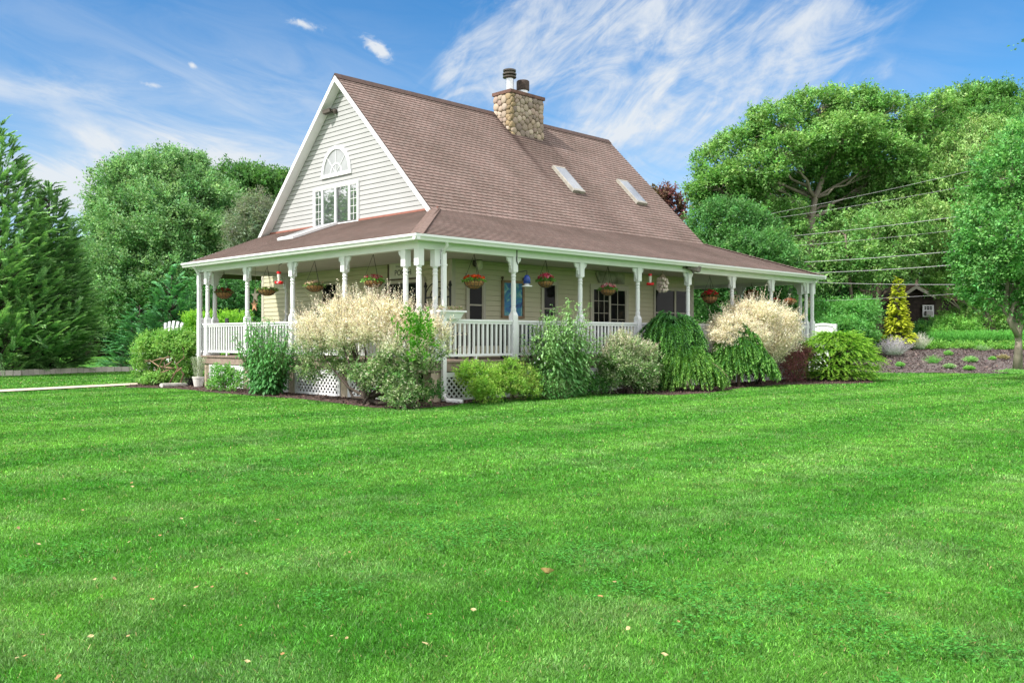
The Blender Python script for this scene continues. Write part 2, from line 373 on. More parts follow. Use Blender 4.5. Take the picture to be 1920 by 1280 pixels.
PU, PV, DK, BB, CE, EV, BRK, RD = 18.0, 10.2, 0.92, 3.36, 3.48, 3.62, 4.78, 9.18
OV = 0.33; VB = 2.87; VM = 7.27; VL = VM + (VM - VB); WU, WV = 3.05, 2.4; WUE = 14.05; GU0, GU1 = 2.74, 15.5; UB = 15.5
house = empty('farmhouse', (0, 0, 0), 'cream clapboard house with steep brown roof and white wraparound porch', 'house')
hp = lambda mb, name, m, parent=house, **k: mb.build(name, m, parent, **k)

# roofs
def slope(mb, A, B, C, D, expo=0.145, th=0.014, vb=0.0):
    A, B, C, D = map(np.array, (A, B, C, D)); A, B, C, D = [p.astype(float) for p in (A, B, C, D)]
    al = B - A; al /= np.linalg.norm(al); n = np.cross(B - A, D - A); n /= np.linalg.norm(n)
    if n[2] < 0: n = -n
    upv = np.cross(n, al); upv /= np.linalg.norm(upv)
    if upv[2] < 0: upv = -upv
    H = (D - A) @ upv; k = max(1, int(round(H / expo)))
    g = lambda p: ((p - A) @ al, (p - A) @ upv + vb)
    for i in range(k):
        t0, t1 = i / k, (i + 1) / k
        l0, r0, l1, r1 = A + (D - A) * t0, B + (C - B) * t0, A + (D - A) * t1, B + (C - B) * t1
        a, b, c, d = l0 + n * th, r0 + n * th, r1 + n * 0.001, l1 + n * 0.001
        e = 0.145 / (H / k)
        uvf = lambda p: (g(p)[0], g(p)[1] * e)
        fl_ = np.cross(b - a, d - a) @ n < 0; rv_ = (lambda q: q[::-1]) if fl_ else (lambda q: q)
        mb.face(rv_([a, b, c, d]), rv_([uvf(l0), uvf(r0), uvf(r1), uvf(l1)]))
        mb.face(rv_([l0 - n * 0.002, r0 - n * 0.002, b, a]), rv_([uvf(l0), uvf(r0), uvf(r0), uvf(l0)]))
    mb.face([A - n * 0.05, D - n * 0.05, C - n * 0.05, B - n * 0.05], [(0, 0)] * 4)
eS, eE = -OV, PU + .12
mb = MB(); slope(mb, (GU0, VB, BRK), (GU1, VB, BRK), (GU1, VM, RD), (GU0, VM, RD)); slope(mb, (GU1, VL, BRK), (GU0, VL, BRK), (GU0, VM, RD), (GU1, VM, RD))
main_roof = hp(mb, 'main_roof', SHINGLE)
YB = 15.3
mb = MB()
slope(mb, (eS, eS, EV), (eE, eS, EV), (UB, VB, BRK), (VB, VB, BRK))                                  # long side
slope(mb, (eS, 10.55, EV), (eS, eS, EV), (WU, VB + 0.0, BRK + 0.06), (WU, VL, BRK + 0.06))           # gable side
slope(mb, (eE, eS, EV), (eE, YB, EV), (UB, VL, BRK), (UB, VB, BRK))                                  # far end
slope(mb, (eE, YB, EV), (WU, YB, EV), (WU, VL, BRK), (UB, VL, BRK))                                  # back
porch_roof = hp(mb, 'porch_roof', SHINGLE)
for p0, p1 in (((eS - .02, eS - .02, EV + .035), (VB, VB, BRK + .035)), ((eE + .02, eS - .02, EV + .035), (UB, VB, BRK + .035))):
    mb = MB(); p0, p1 = Vector(p0), Vector(p1); d = (p1 - p0).normalized(); L = (p1 - p0).length; sd = d.cross(Vector((0, 0, 1))).normalized(); k = int(L / 0.15)
    for i in range(k):
        a, b = p0 + d * L * i / k, p0 + d * L * (i + 1) / k; z = Vector((0, 0, 0.012)); dr = Vector((0, 0, -0.032))
        mb.face([a + z, b, b + sd * .14 + dr, a + sd * .14 + dr + z]); mb.face([b, a + z, a - sd * .14 + dr + z, b - sd * .14 + dr])
        mb.face([a + z, a + sd * .14 + dr + z, a + sd * .14 + dr, a, a - sd * .14 + dr, a - sd * .14 + dr + z])
    hp(mb, 'hip_cap', HIPCAP, porch_roof)
mb = MB(); mb.prism([(GU0 - .01, VM - .17, RD - .13), (GU0 - .01, VM, RD + .05), (GU0 - .01, VM + .17, RD - .13), (GU0 - .01, VM, RD + .0)], (GU1 - GU0 + .02, 0, 0))
hp(mb, 'ridge_cap', RIDGECAP, main_roof)

# walls: real lap boards
def siding(mb, plane, c, face, a0, a1, z0, z1, expo=0.138, clip=None, ph=0.0):
    k = int(math.ceil((z1 - z0) / expo))
    for i in range(k):
        zb = z0 + i * expo; zt = min(z0 + (i + 1) * expo, z1)
        if clip: (l0, r0), (l1, r1) = clip(zb), clip(zt)
        else: l0 = l1 = a0; r0 = r1 = a1
        if r0 - l0 < 0.01: continue
        r1 = max(r1, l1 + 0.001)
        P = (lambda a, z, d: (a, c + face * d, z)) if plane == 'v' else (lambda a, z, d: (c + face * d, a, z))
        face_ = mb.face; F = (lambda q_: face_(q_[::-1])) if (plane == 'u') == (face < 0) else face_
        g = .017; q = 1 - g / max(zt - zb, .02); lg, rg_, zg = l0 + (l1 - l0) * q, r0 + (r1 - r0) * q, zb + (zt - zb) * q
        F([P(l0, zb, .022), P(r0, zb, .022), P(rg_, zg, .010), P(lg, zg, .010)]); F([P(lg, zg, .010), P(rg_, zg, .010), P(rg_, zg, -.014), P(lg, zg, -.014)])
        F([P(lg, zg, -.014), P(rg_, zg, -.014), P(r1, zt, -.014), P(l1, zt, -.014)]); F([P(l0, zb, -.014), P(r0, zb, -.014), P(r0, zb, .022), P(l0, zb, .022)])
mb = MB(); siding(mb, 'u', WU, -1, WV, 11.9, DK, CE); front_wall = hp(mb, 'wall', CREAM_BOUNCE)
mb = MB(); siding(mb, 'v', WV, -1, WU, WUE, DK, CE); hp(mb, 'wall', CREAM_BOUNCE)
mb = MB(); siding(mb, 'u', WUE, 1, WV, 12.1, DK, CE); hp(mb, 'wall', CREAM)
mb = MB(); gz = lambda z: (VM - (RD - .12 - z), VM + (RD - .12 - z)); siding(mb, 'u', WU, -1, 0, 0, BRK - .05, RD - .14, clip=gz); gable_wall = hp(mb, 'gable_wall', CREAM)
mb = MB(); siding(mb, 'u', GU1 - .35, 1, 0, 0, BRK - .05, RD - .14, clip=gz); hp(mb, 'gable_wall', CREAM)
mb = MB(); mb.box(WU + .03, WUE - .03, WV + .03, 12.1, 0, CE - .01)
mb.prism([(WU + .03, VB - .2, CE), (WU + .03, VL + .2, CE), (WU + .03, VL, BRK - .12), (WU + .03, VM, RD - .16), (WU + .03, VB, BRK - .12)], (GU1 - .41 - WU, 0, 0))
hp(mb, 'wall_core', CREAMTRIM)
for x, y in ((WU, WV), (WUE, WV)):
    mb = MB()
    sx_ = -1 if x == WU else 1
    mb.box(x + sx_ * .028, x - sx_ * .10, WV - .028, WV - .004, DK, CE - .002); mb.box(x + sx_ * .030, x + sx_ * .004, WV - .029, WV + .10, DK, CE - .004)
    hp(mb, 'corner_board', CREAMTRIM)
hp(MB().box(WU - .028, WU + .01, 11.85, 11.98, DK, CE), 'corner_board', CREAMTRIM)

# rake boards, soffits, flashing
for u, nm in ((GU0, 'rake_board'),):
    for sgn in (-1, 1):
        mb = MB(); f = (VM + sgn * (VM - VB + .02))
        zf = BRK - .02 - .03
        mb.prism([(u - .02, VM, RD - .03), (u - .02, f, zf), (u - .02, f, zf - .17), (u - .02, VM, RD - .20)], (.035, 0, 0))
        hp(mb, 'rake_board', WHITE)
        mb = MB(); mb.prism([(u + .016, VM, RD - .16), (u + .016, f, zf - .13), (u + .016, f, zf - .155), (u + .016, VM, RD - .185)], (WU - u - .04, 0, 0))
        hp(mb, 'rake_soffit', WHITE)
mb = MB(); mb.box(WU - .05, WU - .022, VB + .05, VL - .05, BRK + .03, BRK + .10); hp(mb, 'flashing', mat('red_flashing', srgb(150, 95, 82), 0.7))

# gutters, beams, soffit, ceiling
def gutter(p0, p1, out):
    p0, p1, out = np.array(p0), np.array(p1), np.array(out); m = MB()
    prof = [(0.0, 0.0), (0.075, 0.0), (0.095, 0.045), (0.125, 0.075), (0.125, 0.125), (0.115, 0.125), (0.110, 0.085), (0.0, 0.085)]
    m.prism([p0 + out * a + np.array((0, 0, b)) for a, b in prof], p1 - p0)
    return m
GZ0 = EV - .115
hp(gutter((eS + .02, eS - .10, GZ0), (eS + .02, 10.56, GZ0), (-1, 0, 0)), 'gutter', WHITE2)
hp(gutter((eS - .095, eS + .02, GZ0 + .001), (eE + .09, eS + .02, GZ0 + .001), (0, -1, 0)), 'gutter', WHITE2)
hp(gutter((eE - .02, eS - .10, GZ0 - .001), (eE - .02, YB, GZ0 - .001), (1, 0, 0)), 'gutter', WHITE2)
mb = MB(); hb = .09
mb.box(-hb, PU + hb, -hb, hb, BB, 3.535); hp(mb, 'porch_beam', WHITE)
mb = MB(); mb.box(-hb - .001, hb - .001, hb, PV + hb, BB - .001, 3.534); hp(mb, 'porch_beam', WHITE)
mb = MB(); mb.box(PU - hb, PU + hb + .001, hb, 12.6, BB - .001, 3.534); hp(mb, 'porch_beam', WHITE)
mb = MB(); mb.box(hb, WU - .03, PV - hb + .003, PV + hb - .003, BB + .002, 3.533); hp(mb, 'porch_beam', WHITE)
mb = MB(); mb.box(eS + .02, 0 - hb - .002, eS + .02, 10.55, 3.52, 3.545); mb.box(-hb - .002, PU + hb + .002, eS + .021, -hb - .002, 3.519, 3.546); mb.box(PU + hb + .002, eE - .02, eS + .022, YB, 3.521, 3.544)
hp(mb, 'soffit', WHITE)
mb = MB(); mb.box(hb, WU + .2, hb, 10.1, CE, CE + .02); mb.box(WU + .2, WUE - .2, hb, WV + .2, CE + .0005, CE + .0205); mb.box(WUE - .2, PU - hb, hb, 12.5, CE + .001, CE + .021)
hp(mb, 'porch_ceiling', CEIL)
mb = MB(); mb.prism([(eS, 10.555, EV - .1), (WU, VL + .005, BRK - .08), (WU, VL + .005, BRK + .05), (eS, 10.555, EV + .01)], (0, .03, 0)); hp(mb, 'eave_board', WHITE)

# deck and skirt
mb = MB()
for i in range(74): mb.box(-.10, WU, i * .139 - .10, i * .139 + .033, DK - .04, DK)
for i in range(20): mb.box(WU, PU + .1, -.10 + i * .139, -.10 + i * .139 + .133, DK - .041, DK - .001)
mb.box(WUE, PU + .1, 2.7, 12.6, DK - .042, DK - .002)
mb.box(-.06, -.02, -.02, PV + .06, DK - .24, DK - .04); mb.box(-.06, PU + .06, -.06, -.02, DK - .241, DK - .041); mb.box(PU + .02, PU + .06, -.02, 12.6, DK - .24, DK - .04)
mb.box(-.02, WU, PV + .02, PV + .06, DK - .24, DK - .04)
hp(mb, 'deck', DECK)
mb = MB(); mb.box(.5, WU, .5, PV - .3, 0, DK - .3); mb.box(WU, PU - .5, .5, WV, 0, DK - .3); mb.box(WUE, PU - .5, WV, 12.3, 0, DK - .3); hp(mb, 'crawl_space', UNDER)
def lattice(P, w, z0, z1):
    fr, la = MB(), MB(); t = .11
    bx = lambda m, a0, a1, b0, b1, d0, d1: m.grid([P(a, b, d) for d in (d0, d1) for b in (b0, b1) for a in (a0, a1)], [(0, 2, 3, 1), (4, 5, 7, 6), (0, 1, 5, 4), (2, 6, 7, 3), (0, 4, 6, 2), (1, 3, 7, 5)])
    bx(fr, 0, w, z1 - t, z1, 0, .03); bx(fr, 0, w, z0, z0 + .06, 0, .03); bx(fr, 0, t, z0 + .06, z1 - t, 0, .03); bx(fr, w - t, w, z0 + .06, z1 - t, 0, .03)
    a0, a1, b0, b1 = t - .01, w - t + .01, z0 + .05, z1 - t + .01; h = b1 - b0; sw = .038; st = .145
    for sg, d in ((1, .006), (-1, .014)):
        k = a0 - h
        while k < a1 + h:
            pts = []
            # line a = k + (b-b0) (sg=1) or a = k + h - (b-b0)
            lo, hi = (max(a0, k), min(a1, k + h))
            if hi - lo > .02:
                f = (lambda a: b0 + (a - k)) if sg > 0 else (lambda a: b0 + h - (a - k))
                p, q = np.array((lo, f(lo))), np.array((hi, f(hi))); dr = (q - p) / np.linalg.norm(q - p); nr = np.array((-dr[1], dr[0])) * sw / 2
                c = [p - nr, q - nr, q + nr, p + nr]
                v = [P(x, y, d) for x, y in c] + [P(x, y, d + .007) for x, y in c]
                la.grid(v, [(0, 3, 2, 1), (4, 5, 6, 7), (0, 1, 5, 4), (1, 2, 6, 5), (2, 3, 7, 6), (3, 0, 4, 7)])
            k += st
    return fr, la
PL = [0.0, .46] + [.46 + i * 2.32 for i in range(1, 5)] + [PV]
PLL = [0.0, .46] + [.46 + i * 2.44 for i in range(1, 8)] + [PU]
Z0L, Z1L = 0.03, DK - .26
for i in range(1, len(PL) - 2):
    v0, v1 = PL[i] + .16, PL[i + 1] - .16
    fr, la = lattice(lambda a, b, d: (-.01 - d, v0 + a, b), v1 - v0, Z0L, Z1L)
    sk = hp(fr, 'skirt_panel', WHITE); hp(la, 'lattice', WHITE, sk)
for i in range(1, len(PLL) - 2):
    u0, u1 = PLL[i] + .16, PLL[i + 1] - .16
    fr, la = lattice(lambda a, b, d: (u0 + a, -.01 - d, b), u1 - u0, Z0L, Z1L)
    sk = hp(fr, 'skirt_panel', WHITE); hp(la, 'lattice', WHITE, sk)
for v in PL[1:-1]: hp(MB().box(-.025, .25, v - .14, v + .14, 0, DK - .26), 'pier', TANPIER)
for u in PLL[1:-1]: hp(MB().box(u - .14, u + .14, -.025, .25, 0, DK - .26), 'pier', TANPIER)

# posts with scroll brackets
def post_mesh():
    m = MB(); h = .078
    m.box(-h, h, -h, h, DK + .001, 1.97); m.box(-h - .02, h + .02, -h - .02, h + .02, DK + .001, DK + .05)
    m.grid([(s * h, t * h, 1.97) for s, t in ((-1, -1), (1, -1), (1, 1), (-1, 1))] + [(s * .045, t * .045, 2.06) for s, t in ((-1, -1), (1, -1), (1, 1), (-1, 1))], [(0, 1, 5, 4), (1, 2, 6, 5), (2, 3, 7, 6), (3, 0, 4, 7)])
    m.lathe([(.058, 2.0), (.062, 2.08), (.066, 2.11), (.060, 2.13), (.064, 2.15), (.050, 2.17), (.056, 2.20), (.060, 2.45), (.060, 2.70), (.052, 2.80), (.062, 2.815), (.062, 2.835), (.052, 2.85), (.052, 2.88),
             (.064, 2.895), (.064, 2.915), (.050, 2.93), (.052, 2.96), (.068, 2.985), (.068, 3.005)], n=14)
    m.box(-h, h, -h, h, 3.0, BB)
    return m
def bracket_mesh():
    m = MB(); pr = [(.078, 3.355), (.235, 3.355), (.24, 3.32), (.215, 3.30), (.225, 3.275), (.20, 3.25), (.175, 3.255), (.165, 3.22), (.14, 3.20), (.145, 3.165), (.115, 3.14), (.118, 3.10), (.09, 3.06), (.078, 3.04)]
    m.prism([(a, -.02, z) for a, z in pr], (0, .04, 0))
    for a, z, r in ((.19, 3.305, .028), (.135, 3.235, .026), (.108, 3.15, .018)):
        for sy_ in (-.026, .026): m.ball((a, sy_, z), (r, .008, r), 8, 5)
    return m
pm, bmsh = post_mesh(), bracket_mesh(); post_me = brk_me = None
def add_post(u, v, rot, sides):
    global post_me, brk_me
    if post_me is None:
        p = pm.build('porch_post', WHITE, house, rel=False); post_me = p.data
    else: p = link_mesh('porch_post', post_me, None, house)
    p.location = (u, v, 0); p.rotation_euler = (0, 0, rot)
    for s in sides:
        if brk_me is None: b = bmsh.build('bracket', WHITE, p, rel=False); brk_me = b.data
        else: b = link_mesh('bracket', brk_me, None, p)
        b.rotation_euler = (0, 0, 0 if s > 0 else math.pi)
for i, u in enumerate(PLL): add_post(u, 0, 0, () if i in (0, len(PLL) - 1) else (1,) if i == 1 else (-1,) if i == len(PLL) - 2 else (-1, 1))
for i, v in enumerate(PL[1:]): add_post(0, v, R(90), (1,) if i == 0 else () if i == len(PL) - 2 else (-1,) if i == len(PL) - 3 else (-1, 1))
for i, v in enumerate((.46, 2.9, 5.34, 7.78, 10.2)): add_post(PU, v, R(90), (1,) if i == 0 else (-1, 1))
add_post(.46, PV, 0, (1,))
add_post(2.9, PV, 0, (-1,))

# railings
def railing(axis, c, a0, a1):
    m, top = MB(), MB(); n = max(1, int((a1 - a0) / .14)); st = (a1 - a0) / n
    bx = (lambda mm_, p0, p1, q0, q1, z0, z1: mm_.box(p0, p1, c + q0, c + q1, z0, z1)) if axis == 'u' else (lambda mm_, p0, p1, q0, q1, z0, z1: mm_.box(c + q0, c + q1, p0, p1, z0, z1))
    bx(m, a0, a1, -.022, .022, DK + .09, DK + .145); bx(m, (a0 + a1) / 2 - .02, (a0 + a1) / 2 + .02, -.02, .02, DK, DK + .09)
    for i in range(n): x = a0 + (i + .5) * st; bx(m, x - .024, x + .024, -.02, .02, DK + .145, DK + .83)
    bx(top, a0, a1, -.03, .03, DK + .83, DK + .885); bx(top, a0, a1, -.055, .055, DK + .885, DK + .93)
    r = hp(m, 'railing', WHITE2); hp(top, 'handrail', WHITE2, r)
for i in range(1, len(PLL) - 2): railing('u', 0, PLL[i] + .08, PLL[i + 1] - .08)
for i in range(1, len(PL) - 2): railing('v', 0, PL[i] + .08, PL[i + 1] - .08)
railing('u', 0, .08, .38); railing('v', 0, .08, .38); railing('u', PV, .54, 2.82); railing('v', PU, .54, 2.82); railing('v', PU, 2.98, 5.26); railing('v', 0, PV - .38, PV - .08); railing('u', 0, PU - .38, PU - .08)

# downspouts
mb = MB()
mb.tube([(eS + .82, eS - .03, GZ0 + .05), (.54, -.30, GZ0 - .06), (.57, -.15, GZ0 - .20), (.60, -.125, 3.28)], .038, 8); mb.box(.55, .65, -.165, -.085, .18, 3.30)
g = gnd(868, 757); mb.tube([(.60, -.125, .22), (.58, -.17, .12), (g[0] * .5 + .15, g[1] * .5 - .05, .07), (g[0], g[1], .045)], [.045, .05, .05, .055], 8)
mb.box(.53, .67, -.17, -.08, 3.02, 3.05); mb.box(.53, .67, -.17, -.08, 1.6, 1.63); hp(mb, 'downspout', WHITE2)
mb = MB(); mb.box(-.165, -.085, PV - .22, PV - .12, .1, 3.3); mb.tube([(eS - .03, PV - .25, GZ0 + .03), (-.22, PV - .18, 3.42), (-.125, PV - .17, 3.28)], .04, 8); hp(mb, 'downspout', WHITE2)
mb = MB(); mb.box(PU - .30, PU - .20, -.165, -.085, .1, 3.3); mb.tube([(PU - .1, eS, GZ0 + .03), (PU - .2, -.22, 3.42), (PU - .25, -.125, 3.28)], .04, 8); hp(mb, 'downspout', WHITE2)

# windows and doors
def opening(name, plane, c, p0, p1, glassm, trim=.09, cols=1, rows=1, mull=None, trimm=CREAMTRIM, midrail=False, mt=.018, sash=None, z_lo=None):
    """p0, p1: opposite pixel corners already turned into (along, z)."""
    (a0, z0), (a1, z1) = (min(p0[0], p1[0]), min(p0[1], p1[1])), (max(p0[0], p1[0]), max(p0[1], p1[1]))
    if z_lo is not None: z0 = z_lo
    P = (lambda a, z, d: (a, c - d, z)) if plane == 'v' else (lambda a, z, d: (c - d, a, z))
    def bx(m, x0, x1, y0, y1, d0, d1): m.grid([P(x, y, d) for d in (d0, d1) for y in (y0, y1) for x in (x0, x1)], [(0, 2, 3, 1), (4, 5, 7, 6), (0, 1, 5, 4), (2, 6, 7, 3), (0, 4, 6, 2), (1, 3, 7, 5)])
    f = MB(); t = trim
    bx(f, a0, a1, z1 - t, z1, .0, .065); bx(f, a0, a1, z0, z0 + t, .0, .066); bx(f, a0, a0 + t, z0 + t, z1 - t, .0, .064); bx(f, a1 - t, a1, z0 + t, z1 - t, .0, .064)
    o = hp(f, name, trimm)
    x0, x1, y0, y1 = a0 + t, a1 - t, z0 + t, z1 - t
    g_ = MB(); bx(g_, x0, x1, y0, y1, .026, .031); hp(g_, 'pane', glassm, o)
    s = MB(); sm = sash or trimm; e = .03
    bx(s, x0, x1, y1 - e, y1, .032, .05); bx(s, x0, x1, y0, y0 + e, .032, .05); bx(s, x0, x0 + e, y0 + e, y1 - e, .032, .049); bx(s, x1 - e, x1, y0 + e, y1 - e, .032, .049)
    if midrail: bx(s, x0 + e, x1 - e, (y0 + y1) / 2 - .02, (y0 + y1) / 2 + .02, .031, .052)
    for m_ in (mull or []):
        xm = x0 + (x1 - x0) * m_; bx(s, xm - .04, xm + .04, y0 + e, y1 - e, .031, .058)
    edges = [x0] + [x0 + (x1 - x0) * m_ for m_ in (mull or [])] + [x1]
    for k in range(len(edges) - 1):
        cc = cols[k] if hasattr(cols, '__len__') else cols; rr = rows[k] if hasattr(rows, '__len__') else rows
        for i in range(1, cc): xx = edges[k] + (edges[k + 1] - edges[k]) * i / cc; bx(s, xx - mt / 2, xx + mt / 2, y0 + e, y1 - e, .031, .040)
        for i in range(1, rr): yy = y0 + (y1 - y0) * i / rr; bx(s, edges[k] + e, edges[k + 1] - e, yy - mt / 2, yy + mt / 2, .031, .041)
    hp(s, 'sash', sm, o)
    return o
ua = lambda px, py: (on_u(px, py, WU)[1], on_u(px, py, WU)[2])
va = lambda px, py: (on_v(px, py, WV)[0], on_v(px, py, WV)[2])
opening('window', 'v', WV, va(872, 512), va(908, 600), GLASS_DARK, cols=1, rows=1, midrail=True, z_lo=DK + .55)
opening('window', 'v', WV, va(1013, 526), va(1044, 600), GLASS_DARK, midrail=True, z_lo=DK + .55)
opening('patio_door', 'v', WV, va(1105, 532), va(1176, 620), GLASS_DARK, trim=.13, mull=[.5], cols=[3, 2], rows=[5, 4], z_lo=DK + .02)
opening('window', 'v', WV, va(1224, 537.5), va(1294, 600), GLASS_DARK, trim=.07, mull=[.56], midrail=True, z_lo=DK + .5)
opening('window', 'u', WU, ua(606, 531), ua(635, 600), GLASS_DARK, trim=.06, sash=BROWNFRAME, z_lo=DK + .4)
opening('entry_door', 'u', WU, ua(719, 525), ua(799, 620), GLASS_DARK, trim=.13, mull=[.55], cols=[1, 2], rows=[1, 5], sash=BROWNFRAME, z_lo=DK + .02)
tri = opening('window', 'u', WU, ua(590, 355), ua(675, 423), GLASS_SKY, trim=.07, mull=[.185, .50, .815], cols=[2, 1, 1, 2], rows=[5, 1, 1, 5], trimm=WHITE2, mt=.012, z_lo=ua(590, 430)[1])
# half-round window in the gable
pa, pb_ = ua(605.5, 331), ua(660, 322); ac, zb = (pa[0] + pb_[0]) / 2, (pa[1] + pb_[1]) / 2; rw = abs(pa[0] - pb_[0]) / 2; rh = rw * 1.12
f = MB(); g_ = MB(); s = MB(); K = 28
arc = lambda k, q: (ac + rw * q * math.cos(math.pi * k / K), zb + rh * q * math.sin(math.pi * k / K))
for k in range(K):
    (x0, y0), (x1, y1), (x2, y2), (x3, y3) = arc(k, 1.0), arc(k + 1, 1.0), arc(k + 1, .87), arc(k, .87)
    f.prism([(WU - .02, x0, y0), (WU - .02, x1, y1), (WU - .02, x2, y2), (WU - .02, x3, y3)], (-.045, 0, 0))
    (xa, ya), (xb, yb_) = arc(k, .40), arc(k + 1, .40); (xc, yc), (xd, yd) = arc(k + 1, .35), arc(k, .35)
    s.prism([(WU - .034, xa, ya), (WU - .034, xb, yb_), (WU - .034, xc, yc), (WU - .034, xd, yd)], (-.012, 0, 0))
    g_.face([(WU - .032, ac, zb), (WU - .032, *arc(k + 1, .88)), (WU - .032, *arc(k, .88))])
f.box(WU - .066, WU - .02, ac - rw - .02, ac + rw + .02, zb - .07, zb + .03)
for k in (7, 14, 21): s.bar((WU - .040, ac, zb + .03), (WU - .040, *arc(k, .88)), .014, .012, up=(1, 0, 0))
ow = hp(f, 'arched_window', WHITE2); hp(g_, 'pane', GLASS_PALE, ow); hp(s, 'muntin', WHITE2, ow)

# skylights
def skylight(mn, pts, th=.10):
    A, B, C, D = pts; n = np.cross(B - A, D - A); n /= np.linalg.norm(n)
    if n[2] < 0: n = -n
    f, gl = MB(), MB(); v = [A, B, C, D]; cen = sum(v) / 4
    ins = [p + (cen - p) / np.linalg.norm(cen - p) * .10 for p in v]
    top = [p + n * th for p in v]; it = [p + n * (th + .012) for p in ins]
    f.grid(v + top + it, [(0, 1, 5, 4), (1, 2, 6, 5), (2, 3, 7, 6), (3, 0, 4, 7), (4, 5, 9, 8), (5, 6, 10, 9), (6, 7, 11, 10), (7, 4, 8, 11)])
    gl.face([p + n * (th + .008) for p in ins])
    o = hp(f, 'skylight', mn); hp(gl, 'glazing', GLASS_LIGHT, o); return o
SKYF = mat('grey_skylight_frame', (0.36, 0.34, 0.30), 0.45, var=0.15)
rp = lambda u, v: np.array((u, v, BRK + (v - VB) + .01))
def roof_hit(px, py):
    a = (px - 960) / FPX; d = np.array([S2 * (a + 1), S2 * (1 - a), (HOR - py) / FPX]); o = np.array([CX, CY, EYE])
    Z = (BRK - VB + o[1] - o[2]) / (d[2] - d[1]); return o + d * Z
for bl, tr_ in (((1073, 361), (1059, 317)), ((1193, 383), (1180, 341))):
    a, b = roof_hit(*bl), roof_hit(*tr_); ul, vl_, ur, vr = a[0], a[1], b[0], b[1]
    ur = max(ur, ul + .55); skylight(SKYF, [rp(ul, vl_), rp(ul + .60, vl_), rp(ul + .60, vl_ + .93), rp(ul, vl_ + .93)])
# low skylight on the gable porch roof
fs = lambda u, v: np.array((u, v, EV + (u + OV) * (BRK + .06 - EV) / (WU + OV) + .02))
va_, vb_ = on_u(588, 430, 2.6)[1], on_u(538, 448, 1.6)[1]
skylight(WHITE2, [fs(1.35, vb_ + .1), fs(1.35, vb_ - .75), fs(2.85, vb_ - .75), fs(2.85, vb_ + .1)], .07)

# chimney of river stones
CU0, CU1, CV0, CV1, CZ1 = 9.27, 10.87, 6.48, 7.30, 9.76
STONE = attr_mat('river_stone', 0.85, 0.2)
MORTAR = mat('stone_mortar', (0.30, 0.25, 0.19), 0.9, var=0.2, bump=0.4)
chim = hp(MB().box(CU0, CU1, CV0, CV1, 6.5, CZ1), 'chimney', MORTAR)
def stones(mb, P, w, h, seed, rust):
    rg = np.random.default_rng(seed); n = int(w * h / .034)
    pts = rg.random((n, 2)) * (w, h); sm = rg.random((n * 260, 2)) * (w, h)
    wgt = rg.uniform(.0, .012, n)
    for it in range(6):
        idx = np.argmin(((sm[:, None] - pts[None]) ** 2).sum(-1) - wgt, 1)
        for i in range(n):
            q = sm[idx == i]
            if len(q): pts[i] = q.mean(0) if it < 4 else pts[i]
    K = 12; tint = [(.46, .36, .28), (.38, .30, .245), (.50, .41, .32), (.41, .31, .26), (.34, .27, .23), (.52, .43, .35)]
    for i in range(n):
        q = sm[idx == i]
        if len(q) < 20: continue
        d = q - pts[i]; an = np.arctan2(d[:, 1], d[:, 0]); rr = np.hypot(d[:, 0], d[:, 1])
        ring = []
        for k in range(K):
            a0 = 2 * math.pi * k / K; sel = np.abs((an - a0 + math.pi) % (2 * math.pi) - math.pi) < .45
            ring.append(rr[sel].max() if sel.any() else .05)
        ring = np.array(ring); ring = (ring + .5 * np.roll(ring, 1) + .5 * np.roll(ring, -1)) / 2 * .95
        hgt = rg.uniform(.035, .07); v, f = [], []
        for s_, dd in ((1.0, -.01), (.95, hgt * .5), (.72, hgt * .9), (.35, hgt * 1.05)):
            for k in range(K): a0 = 2 * math.pi * k / K; v.append(P(pts[i][0] + ring[k] * s_ * math.cos(a0), pts[i][1] + ring[k] * s_ * math.sin(a0), dd))
        v.append(P(pts[i][0], pts[i][1], hgt * 1.08))
        for l in range(3):
            for k in range(K): f.append((l * K + k, l * K + (k + 1) % K, (l + 1) * K + (k + 1) % K, (l + 1) * K + k))
        for k in range(K): f.append((3 * K + k, 3 * K + (k + 1) % K, 4 * K))
        c = (.33, .25, .15) if rust(pts[i][0]) else tint[rg.integers(len(tint))]; e = rg.uniform(.62, 1.0); mb.grid(v, f, tuple(x * e for x in c))
mb = MB(); zl = 6.6
stones(mb, lambda a, b, d: (CU0 + a, CV0 - d, zl + b), CU1 - CU0, CZ1 - zl - .02, 1, lambda a: a < .14)
stones(mb, lambda a, b, d: (CU0 - d, CV1 - a, zl + b), CV1 - CV0, CZ1 - zl - .02, 2, lambda a: a > CV1 - CV0 - .14)
stones(mb, lambda a, b, d: (CU1 + d, CV0 + a, zl + b), CV1 - CV0, CZ1 - zl - .02, 3, lambda a: False)
hp(mb, 'stonework', STONE, chim, smooth=True)
hp(MB().box(CU0 - .05, CU1 + .055, CV0 - .055, CV1 + .05, CZ1, CZ1 + .11), 'chimney_cap', mat('brown_cap_stone', srgb(112, 82, 72), 0.8, var=0.2, bump=0.3), chim)
STEEL = mat('flue_steel', (0.62, 0.63, 0.64), 0.35, metal=0.8, var=0.08)
zc = CZ1 + .11; fx, fy = CU0 + .36, CV0 + .42
fl = hp(MB().lathe([(.14, 0), (.14, .52)], (fx, fy, zc), 14), 'flue', STEEL, chim, smooth=False)
mb = MB(); mb.lathe([(.16, .50), (.235, .53), (.235, .57), (.15, .58), (.15, .62), (.24, .63), (.24, .68), (.17, .70), (.17, .74), (.225, .75), (.225, .80), (.10, .84)], (fx, fy, zc), 16)
hp(mb, 'flue_cap', BRONZE, chim)
fx, fy = CU0 + 1.0, CV0 + .4
